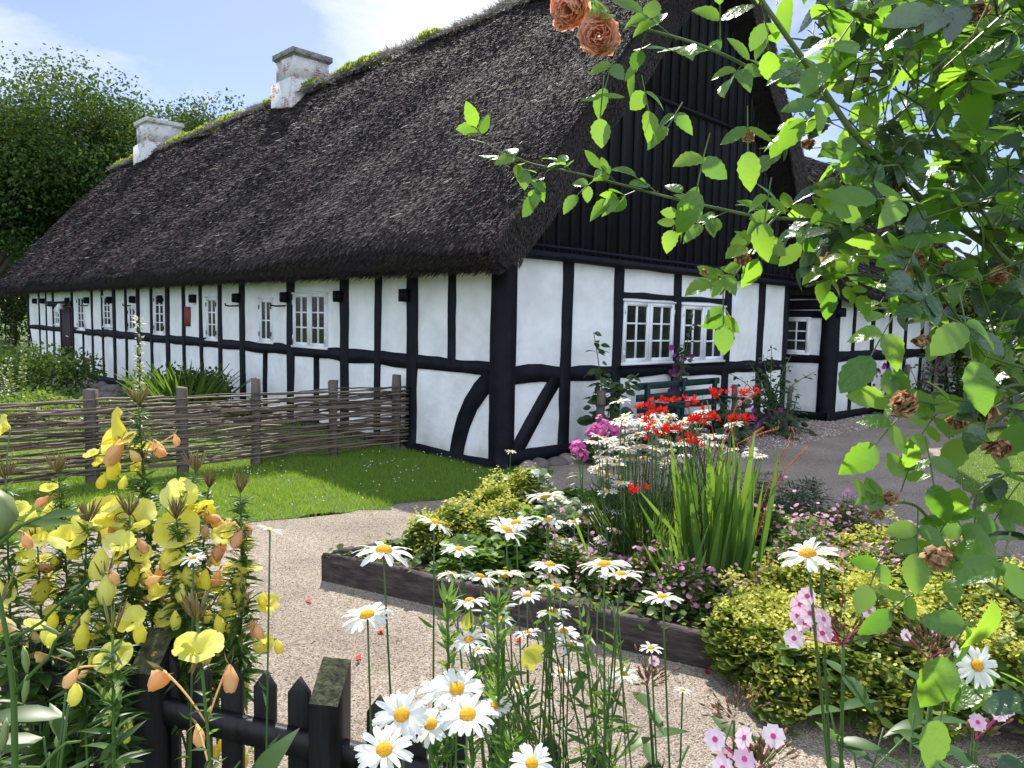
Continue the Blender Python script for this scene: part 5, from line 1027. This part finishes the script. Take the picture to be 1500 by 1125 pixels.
B = lambda x, Y: at(x, 1150, Y)[:2]
PR = [
 ('tallest evening primrose, its top against the wattle fence', 235, 1.65, (203, 592), [(163, 634, 's', 62), (232, 657, 'w', 30), (185, 640, 'o', 30), (168, 664, 'w', 42), (166, 684, 'y', 34), (198, 668, 'w', 24)], 200, 26),
 ('evening primrose with reddish buds left of the tallest one', 110, 1.6, (85, 692), [(72, 712, 'o', 22), (62, 735, 'w', 24), (118, 762, 'y', 40), (155, 748, 'o', 44)], 120, 20),
 ('evening primrose at the left edge with the highest buds there', 20, 1.45, (8, 700), [(22, 744, 'o', 34), (2, 624, 's', 30), (40, 792, 'w', 28)], 100, 12),
 ('evening primrose with two round open flowers right of the tallest one', 290, 1.6, (286, 690), [(262, 724, 'o', 44), (285, 738, 'o', 44), (308, 748, 'y', 26), (318, 765, 'w', 32)], 150, 18),
 ('evening primrose with a spray of thin buds', 300, 1.75, (306, 712), [(340, 770, 'w', 26), (300, 778, 'w', 22)], 110, 16),
 ('evening primrose furthest right in the yellow mass', 345, 1.6, (352, 720), [(362, 775, 'w', 22), (348, 790, 'w', 30), (360, 825, 'o', 42), (352, 848, 'y', 34), (355, 880, 'w', 36), (322, 805, 'w', 30), (345, 910, 'y', 28)], 150, 14),
 ('evening primrose with dark buds and wide yellow petals in the left middle', 135, 1.45, (128, 765), [(150, 760, 'o', 50), (100, 782, 'o', 44), (147, 825, 'y', 46), (110, 800, 'y', 36), (175, 790, 'o', 38)], 130, 20),
 ('evening primrose with broad open petals in the centre of the mass', 200, 1.5, (190, 752), [(195, 752, 'o', 54), (160, 745, 'o', 40), (172, 768, 'w', 34), (208, 800, 'w', 26), (197, 842, 'y', 30), (215, 848, 'w', 34)], 150, 18),
 ('evening primrose with paired yellow petals right of the centre', 265, 1.5, (258, 757), [(258, 772, 'o', 56), (245, 815, 'y', 36), (276, 845, 'y', 38), (300, 850, 'y', 34), (225, 850, 'w', 26)], 160, 20),
 ('evening primrose hidden low behind the others at the left', 60, 1.55, (55, 800), [(35, 833, 's', 50), (65, 832, 'w', 26), (60, 862, 'y', 44), (50, 780, 'y', 34)], 90, 10),
 ('evening primrose with drooping yellow flowers below the centre', 170, 1.4, (155, 850), [(157, 862, 'y', 44), (168, 845, 'w', 26), (120, 930, 'y', 38), (135, 925, 'o', 36), (190, 905, 'o', 38), (205, 925, 'y', 32)], 110, 8),
 ('evening primrose with one large flower over the dark fence post at the left', 165, 1.3, (165, 930), [(165, 960, 'o', 46), (110, 1015, 'y', 34), (104, 994, 'w', 32)], 60, 4),
 ('evening primrose with pale drooping flowers at the left edge, half cut', 5, 1.25, (0, 880), [(10, 918, 'w', 38), (52, 912, 'o', 26), (75, 935, 'y', 26)], 40, 4),
 ('evening primrose low right above the picket', 350, 1.75, (335, 880), [(385, 942, 'o', 26), (318, 858, 'o', 26), (335, 835, 'y', 28)], 130, 6)]
for lb, bx, Y, tp, fl, lv, bd in PR:
    Y = Y*1.42 if Y > 1.35 else Y
    if lv > 60: fl = fl + [(tp[0]+rng.normal()*34, tp[1]+rng.uniform(50, 230), 'yyoyyow'[int(rng.integers(7))], rng.uniform(18, 30)) for _ in range(13)]
    primrose(lb, B(bx, Y), at(*tp, Y), fl, int(lv*2.6), int(bd*1.6))
primrose('nearest evening primrose with one big yellow cup in front of the pickets', B(300, 1.05), at(288, 905, 1.05), [(291, 942, 'o', 62), (232, 995, 'w', 56), (337, 995, 'w', 42), (292, 1078, 'w', 34), (303, 960, 'w', 26)], 90, 22, bl=.05, ll=.06, r=.004)
for (bx, Y, x, y, n, ls, lb) in ((60, 1.5, 55, 880, 70, .11, 'dark leafy shoot under the primroses at the far left'), (130, 1.5, 130, 900, 80, .11, 'dark leafy shoot under the primroses, left of the fence post'), (205, 1.6, 210, 880, 90, .10, 'dark leafy shoot behind the fence post'), (280, 1.7, 280, 890, 90, .09, 'dark leafy shoot under the primroses, right part'), (40, 1.2, 60, 1010, 36, .13, 'broad dark leaves at the left bottom corner'), (110, 1.25, 110, 1060, 26, .14, 'broad veined leaves at the bottom, left of the post'), (240, 1.75, 245, 820, 100, .09, 'tall leafy shoot in the middle of the yellow mass'), (150, 1.7, 150, 830, 100, .09, 'tall leafy shoot left of the middle of the yellow mass'), (320, 1.8, 325, 830, 90, .08, 'tall leafy shoot at the right of the yellow mass')):
    Y = Y*1.3+.2 if Y > 1.3 else Y; leafy(lb, B(bx, Y), at(x, y, Y)[2], n, ls*1.15, M_epl, .13, 6, 'dark leafy shoots among the primroses')
# seed-pod stem and pale bud at the left edge
O = (*at(25, 1160, .95)[:2], 0); o = thing('seed_stalk', 'thick bare stalk with long green seed pods at the left edge', 'plant', O); g = G()
q = lambda x, y: at(x, y, .95)
P1 = np.vstack([np.array([O]), q(22, 1125), q(20, 1018), q(12, 945), q(0, 880), q(-15, 820)]); g.tube(P1, [.0052, .0046, .004, .0032, .0028, .002], 7)
g.tube([q(20, 1018), q(48, 985), q(72, 962), q(80, 940), q(100, 918), q(118, 900)], [.003, .0026, .0022, .002, .0018, .0014], 6); g.tube([q(12, 945), q(30, 930), q(60, 912), q(90, 882), q(112, 868), q(130, 850)], [.0026, .0024, .002, .0018, .0016, .0012], 6)
g.tube([q(22, 1125), q(60, 1125), q(80, 1102), q(98, 1088), q(118, 1086)], [.003, .0028, .0025, .002, .0016], 6); g.build('stem', M_stem, o, O, smooth=True)
g = G(); M_pod = leafmat('seed_pod', (.16, .22, .08), (.26, .32, .13), trans=.2, t=1.2)
for (x0, y0, x1, y1, w_) in ((34, 945, 40, 990, .011), (40, 985, 34, 1035, .010), (58, 914, 92, 932, .007), (82, 950, 112, 965, .007), (10, 1050, 2, 1105, .012), (84, 1098, 82, 1078, .007), (98, 868, 118, 855, .005), (60, 900, 30, 880, .004)):
    g = G(); a, b = q(x0, y0), q(x1, y1); inst(g, SPIND, [a], [b-a], [(0, -1, 0)], np.array([[w_, np.linalg.norm(b-a), w_*.8]])); g.build('seed_pod', M_pod, o, O, smooth=True)
O = (*at(-60, 1160, .8)[:2], 0); o = thing('poppy_bud', 'pale green rounded bud and drooping leaf cut by the left edge', 'plant', O); g = G(); q = lambda x, y: at(x, y, .8)
g.tube([np.array(O), q(-50, 1000), q(-30, 860), q(0, 795), q(30, 770), q(60, 757)], [.005, .004, .0035, .003, .0022, .0016], 6); g.build('stem', M_stem, o, O, smooth=True)
g = G(); inst(g, SPIND, [q(-8, 712)], [q(-2, 790)-q(-8, 712)], [(0, -1, 0)], np.array([[.042, .062, .04]])); g.build('bud', M_pod, o, O, smooth=True)
g = G(); inst(g, PLEAF, [q(28, 770), q(60, 758)], [q(96, 755)-q(28, 770), q(120, 742)-q(60, 758)], [(0, -.5, 1)], np.array([.055, .045])); g.build('leaf', M_epl, o, O)

# ------------------------------------------------------------------ climbing rose
M_rl = leafmat('rose_leaf', (.045, .12, .018), (.105, .20, .03), rough=.3, trans=.58, t=3.5, spec=.8, bump=.55, scale=45)
M_rst = mat('rose_cane', (.06, .11, .025), (.12, .15, .05), rough=.5, scale=20, c3=(.16, .09, .05)); M_peach = petalmat('peach_petal', (.84, .46, .34), (.88, .66, .52), trans=.5, tc=(1.2, 1.05, 1)); M_dead = petalmat('dead_petal', (.36, .18, .08), (.72, .48, .28), trans=.4)
RB = np.array([1.75, 1.75, 0]); rose = thing('climbing_rose', 'large climbing rose with backlit leaves and faded blooms hanging in from the right', 'rose bush', RB)
def bp_(pts, Y0, Y1=None): Y1 = Y1 or Y0; n = len(pts); return np.array([at(x, y, Y0+(Y1-Y0)*i/(n-1)) for i, (x, y) in enumerate(pts)])
def smoothline(P, k=5):
    t = np.linspace(0, 1, len(P)); tt = np.linspace(0, 1, (len(P)-1)*k+1); Q = np.array([np.interp(tt, t, P[:, i]) for i in range(3)]).T
    for _ in range(3): Q[1:-1] = (Q[:-2]+Q[1:-1]*2+Q[2:])/4
    return Q
LO, LD, LN, LS, LK = [], [], [], [], []; KIND = [0]; TW = []
def compound(O_, D, up, sz, pairs=2):
    D = _n(D); side = _n(np.cross(D, up)); L_ = sz*1.15; sag = rng.uniform(.0, .35); pts = [O_ + D*L_*t + np.array([0, 0, -sag*L_*t*t]) for t in np.linspace(0, 1, 5)]; TW.append((pts, .0011))
    for k in range(pairs):
        p = pts[2 if k == 0 else 3] if pairs > 1 else pts[2]
        for s in (1, -1): LO.append(p); LD.append(side*s*.9 + D*.55 + rng.normal(size=3)*.18); LN.append(up + rng.normal(size=3)*.28); LS.append(sz*rng.uniform(.72, .95)); LK.append(KIND[0])
    LO.append(pts[-1]); LD.append(D + [0, 0, -sag] + rng.normal(size=3)*.15); LN.append(up + rng.normal(size=3)*.25); LS.append(sz*rng.uniform(.95, 1.15)); LK.append(KIND[0])
def cane(pts, Y0, Y1, r0, r1, leafstep=None, lsz=.045, name='branch', sides=(1, -1), t0=0.02):
    P = smoothline(bp_(pts, Y0, Y1)); g = G(); g.tube(P, np.linspace(r0, r1, len(P)), 7)
    L_ = np.r_[0, np.cumsum(np.linalg.norm(np.diff(P, axis=0), axis=1))]
    for s in np.arange(.02, L_[-1], .035):                # thorns
        c = np.array([np.interp(s, L_, P[:, i]) for i in range(3)]); d = rdir(1)[0]*.9; rr = np.interp(s, L_, np.linspace(r0, r1, len(P))); inst(g, SPIND, [c], [d], [(0, 0, 1.)], np.array([[rr*.9, rr+.005, rr*.9]]))
    g.build(name, M_rst, rose, RB, smooth=True)
    if leafstep:
        s = L_[-1]*t0; k = 0
        while s <= L_[-1]:
            c = np.array([np.interp(s, L_, P[:, i]) for i in range(3)]); tan = _n(np.array([np.interp(min(s+.01, L_[-1]), L_, P[:, i]) for i in range(3)])-np.array([np.interp(max(0, s-.01), L_, P[:, i]) for i in range(3)]))
            sd = (1, -1)[k % 2]; D = tan*.75 + np.array([0, 0, sd*.6]) + np.array([rng.normal()*.35, rng.normal()*.45, -.1]); compound(c, D, _n(np.array([rng.normal()*.4, -.7, .75])), lsz*rng.uniform(.8, 1.15), 2 if rng.random() < .75 else 1); s += leafstep*rng.uniform(.75, 1.25); k += 1
    return P
cane([(1320, 322), (1250, 325), (1180, 322), (1110, 318), (1040, 303), (1000, 294), (960, 284), (900, 268), (830, 250), (790, 243), (740, 228), (712, 210), (690, 205)], 1.25, 1.4, .0035, .0012, .040, .042)
cane([(1420, 355), (1380, 340), (1320, 322)], 1.3, 1.25, .005, .0036)
cane([(1220, 150), (1180, 136), (1130, 118), (1070, 84), (1010, 60), (955, 45), (905, 36), (880, 20)], 1.2, 1.25, .0034, .0018, .045, .05, t0=.25)
cane([(1060, -80), (1115, 0), (1150, 50), (1180, 92), (1215, 145), (1245, 190), (1275, 222), (1300, 246), (1340, 285), (1385, 318), (1450, 360), (1540, 450), (1600, 640)], 1.05, 1.25, .003, .0075, .09, .045)
cane([(1385, 318), (1330, 325), (1275, 318)], 1.2, 1.15, .003, .002, .05, .045)
cane([(1600, 640), (1620, 900), (1600, 1200)], 1.25, 1.5, .008, .010)
# the canes reach the ground at the foot of the rose
for e, k in ((at(1600, 1200, 1.5), 0), (at(1560, 700, 1.9), 1), (at(1700, 500, 1.6), 2)):
    g = G(); g.tube(bez(RB+[rng.normal()*.06, rng.normal()*.06, 0], (RB+e)/2+[.1, 0, .1], e, 9), np.linspace(.012, .007, 9), 7); g.build('branch', M_rst, rose, RB, smooth=True)
cane([(1150, 305), (1120, 335), (1100, 372), (1075, 405), (1055, 432)], 1.25, 1.2, .0022, .0012, .036, .042)
cane([(1520, 905), (1460, 862), (1410, 830), (1385, 800), (1365, 765), (1345, 742), (1325, 735), (1292, 738)], 1.05, .95, .0032, .0016, .055, .042, t0=.35)
cane([(1560, 570), (1480, 560), (1420, 600), (1370, 592), (1330, 585)], 1.15, 1.0, .003, .0018, .05, .05, t0=.4)
cane([(1240, -60), (1290, 20), (1330, 110), (1370, 190), (1400, 280)], 1.6, 1.5, .003, .005, .06, .05)
cane([(1480, -40), (1440, 60), (1420, 160), (1440, 260), (1500, 340)], 1.4, 1.4, .003, .006, .06, .05)
cane([(1230, 260), (1280, 200), (1340, 150), (1400, 120), (1500, 60)], 1.7, 1.6, .002, .004, .06, .05)
cane([(1180, 420), (1240, 400), (1320, 410), (1400, 430), (1500, 420)], 1.3, 1.3, .002, .005, .06, .045)
cane([(1395, 640), (1420, 560), (1460, 500), (1530, 470)], 1.25, 1.3, .002, .004, .05, .05)
cane([(1500, 30), (1380, 40), (1290, 30), (1200, 50)], 1.8, 1.8, .004, .002, .06, .05)
cane([(1540, 700), (1480, 690), (1430, 720), (1400, 760)], 1.1, 1.05, .003, .0015, .06, .05, t0=.4)
# leafy mass: twigs sprouting all through the right-hand side
def edge(y): return float(np.interp(y, [-80, 60, 130, 240, 330, 420, 470, 560, 640, 720, 800, 900, 1130], [1175, 1185, 1170, 1150, 1150, 1250, 1360, 1430, 1450, 1460, 1470, 1480, 1490]))
cnt = 0
while cnt < 480:
    y = rng.uniform(-120, 1120); e_ = edge(y)
    if y > 600 and rng.random() < .86 or y > 430 and rng.random() < .5: continue
    x = e_ + (1640-e_)*rng.random()**.85
    Y = rng.uniform(.95, 1.75) if x > 1300 else rng.uniform(1.1, 1.7)
    if y > 620: Y = rng.uniform(.85, 1.3)
    KIND[0] = int(rng.random() < .45); c = at(x, y, Y); d = rdir(1)[0]*[1, .8, .7]+[0, 0, -.1]; compound(c, d, _n(np.array([rng.normal()*.5, -.35+rng.normal()*.4, 1.0])), rng.uniform(.038, .062), 2)
    if cnt % 3 == 0 and x < 1480: TW.append(([c, c+[.06+rng.normal()*.04, .04, -.02+rng.normal()*.05], c+[.12+rng.normal()*.03, .05, rng.normal()*.05], c+[.17, .05+rng.normal()*.03, rng.normal()*.06]], .0018))
    cnt += 1
KIND[0] = 0
for (x, y, Y, s_, d) in ((1055, 60, 1.1, .062, (-.1, 0, 1)), (1040, 195, 1.05, .062, (-.3, 0, -1)), (1095, 155, 1.1, .06, (0, 0, -1)), (1352, 300, .8, .055, (-1, 0, .2)), (1310, 460, .85, .055, (-.5, 0, -.8)), (1405, 430, .8, .06, (.2, 0, -1)), (1330, 600, .95, .055, (-.7, 0, -.5)), (1355, 640, .95, .05, (.2, 0, -1)), (1440, 880, .8, .06, (-.6, 0, -.6)), (1400, 960, .85, .06, (-.3, 0, -.8)), (1480, 780, .7, .06, (-.3, 0, -.8)), (1250, 30, .9, .062, (-.5, 0, -.7)), (1210, 130, 1.0, .05, (-.6, 0, -.8)), (1130, 260, 1.05, .05, (-.2, 0, -1)),
                        (905, 70, 1.2, .05, (-.4, 0, -1)), (940, 110, 1.2, .055, (.2, 0, -1)), (885, 110, 1.15, .05, (-.1, 0, -1)), (1000, 150, 1.2, .05, (-.3, 0, -.5)), (1350, 860, .95, .05, (-.9, 0, -.5)), (1300, 800, .95, .045, (-.6, 0, -1)), (1320, 720, .95, .045, (.1, 0, 1))):
    c = at(x, y, Y); compound(c, np.array(d)+[0, -.2, 0], _n(np.array([rng.normal()*.3, -.8, .7])), s_*.9, 1)
M_rshade = leafmat('old_shaded_rose_leaf', (.018, .055, .018), (.05, .10, .03), rough=.3, trans=.2, t=2.2, spec=.85, bump=.55, scale=45)  # older, less translucent leaf; shade inside the rose put into its darker colour
RL = leafT(11, .62, .2, .22, .42, .78); RL[0][:, 0] *= np.repeat(np.where(np.arange(12) % 2, 1.07, .95), 3)
LO, LD, LN, LS, LK = map(np.array, (LO, LD, LN, LS, LK))
for kk, mt in ((0, M_rl), (1, M_rshade)):
    q = LK == kk; n = int(q.sum()); g = G(); inst(g, RL, LO[q], LD[q], LN[q], np.c_[LS[q]*rng.uniform(.85, 1.15, n), LS[q], LS[q]*rng.uniform(-.5, 2.2, n)]); g.build('foliage', mt, rose, RB, smooth=True)
g = G()
for pts, r in TW: g.tube(pts, [r]*len(pts), 4, cap=False)
tag(g.build('twigs', M_rst, rose, RB), kind='stuff')
def bloom(c, R, ax, m_, n=34, crumple=.12):
    g = G(); ax = _n(ax); a = _n(np.cross(ax, [.31, .2, .93])); b = np.cross(ax, a)
    for k in range(n):
        lay = k/n; th = k*2.4+rng.normal()*.2; e = math.cos(th)*a+math.sin(th)*b; s = np.cross(ax, e); V, F = [], []; Rk = R*(.35+.65*lay); w_ = Rk*.95
        for j in range(5):
            t = j/4; rr = Rk*(.15+.85*math.sin(t*1.5+.1)*(.55+.45*lay)); hh = R*(-.55+ (1.15-.45*lay)*t - .35*lay*t*t)
            for i in range(5): q = i/2-1; V.append(c + e*(rr-abs(q)**2*w_*.35) + ax*(hh-.06*R*abs(q)*t + .07*R*math.sin(q*5+k)*t) + s*q*w_*(.35+.6*math.sin(t*2.2)) + rng.normal(size=3)*crumple*R*t*.5)
        for j in range(4):
            for i in range(4): p = j*5+i; F.append((p, p+1, p+6, p+5))
        g.add(V, F, rng.random())
    return g.build('bloom', m_, rose, RB, smooth=True)
bloom(at(835, 12, 1.25), .036, (-.3, -.7, -.5), M_peach, 40); bloom(at(822, 36, 1.27), .016, (-.3, -.5, -.8), M_peach, 20); bloom(at(876, 50, 1.22), .034, (-.1, -.8, -.3), M_peach, 40); bloom(at(893, 62, 1.25), .025, (.4, -.6, -.5), M_peach, 24)
for (x, y, Y, R, ax) in ((1322, 590, .95, .019, (-.8, -.4, .2)), (1438, 603, 1.0, .02, (-.5, -.6, -.4)), (1463, 658, .95, .018, (-.2, -.5, -.7)), (1282, 750, .95, .013, (-.8, -.3, -.4)), (1303, 729, .95, .010, (-.5, -.5, .4)), (1373, 818, .92, .020, (-.1, -.6, -.8)), (1350, 50, 1.25, .022, (0, -.6, -.7)), (1305, 272, 1.2, .022, (-.2, -.5, -.8)), (1340, 382, 1.1, .022, (.2, -.6, .3)), (1215, 380, 1.2, .012, (.2, -.5, -.4)),
                         (1088, 380, 1.2, .012, (-.2, -.5, -.5)), (1032, 400, 1.2, .007, (-.4, -.5, -.5)), (1096, 200, 1.2, .010, (-.3, -.6, -.2)), (1350, 500, 1.1, .014, (0, -.5, -.8)), (1185, 212, 1.3, .012, (0, -.5, -.8)), (1430, 20, 1.2, .02, (0, -.5, -.7)), (1465, 405, 1.1, .016, (0, -.6, -.5)), (1390, 395, 1.15, .018, (.1, -.5, .4)), (1402, 620, 1.05, .014, (-.3, -.5, -.6))):
    bloom(at(x, y, Y), R, ax, M_dead, 22, .35)
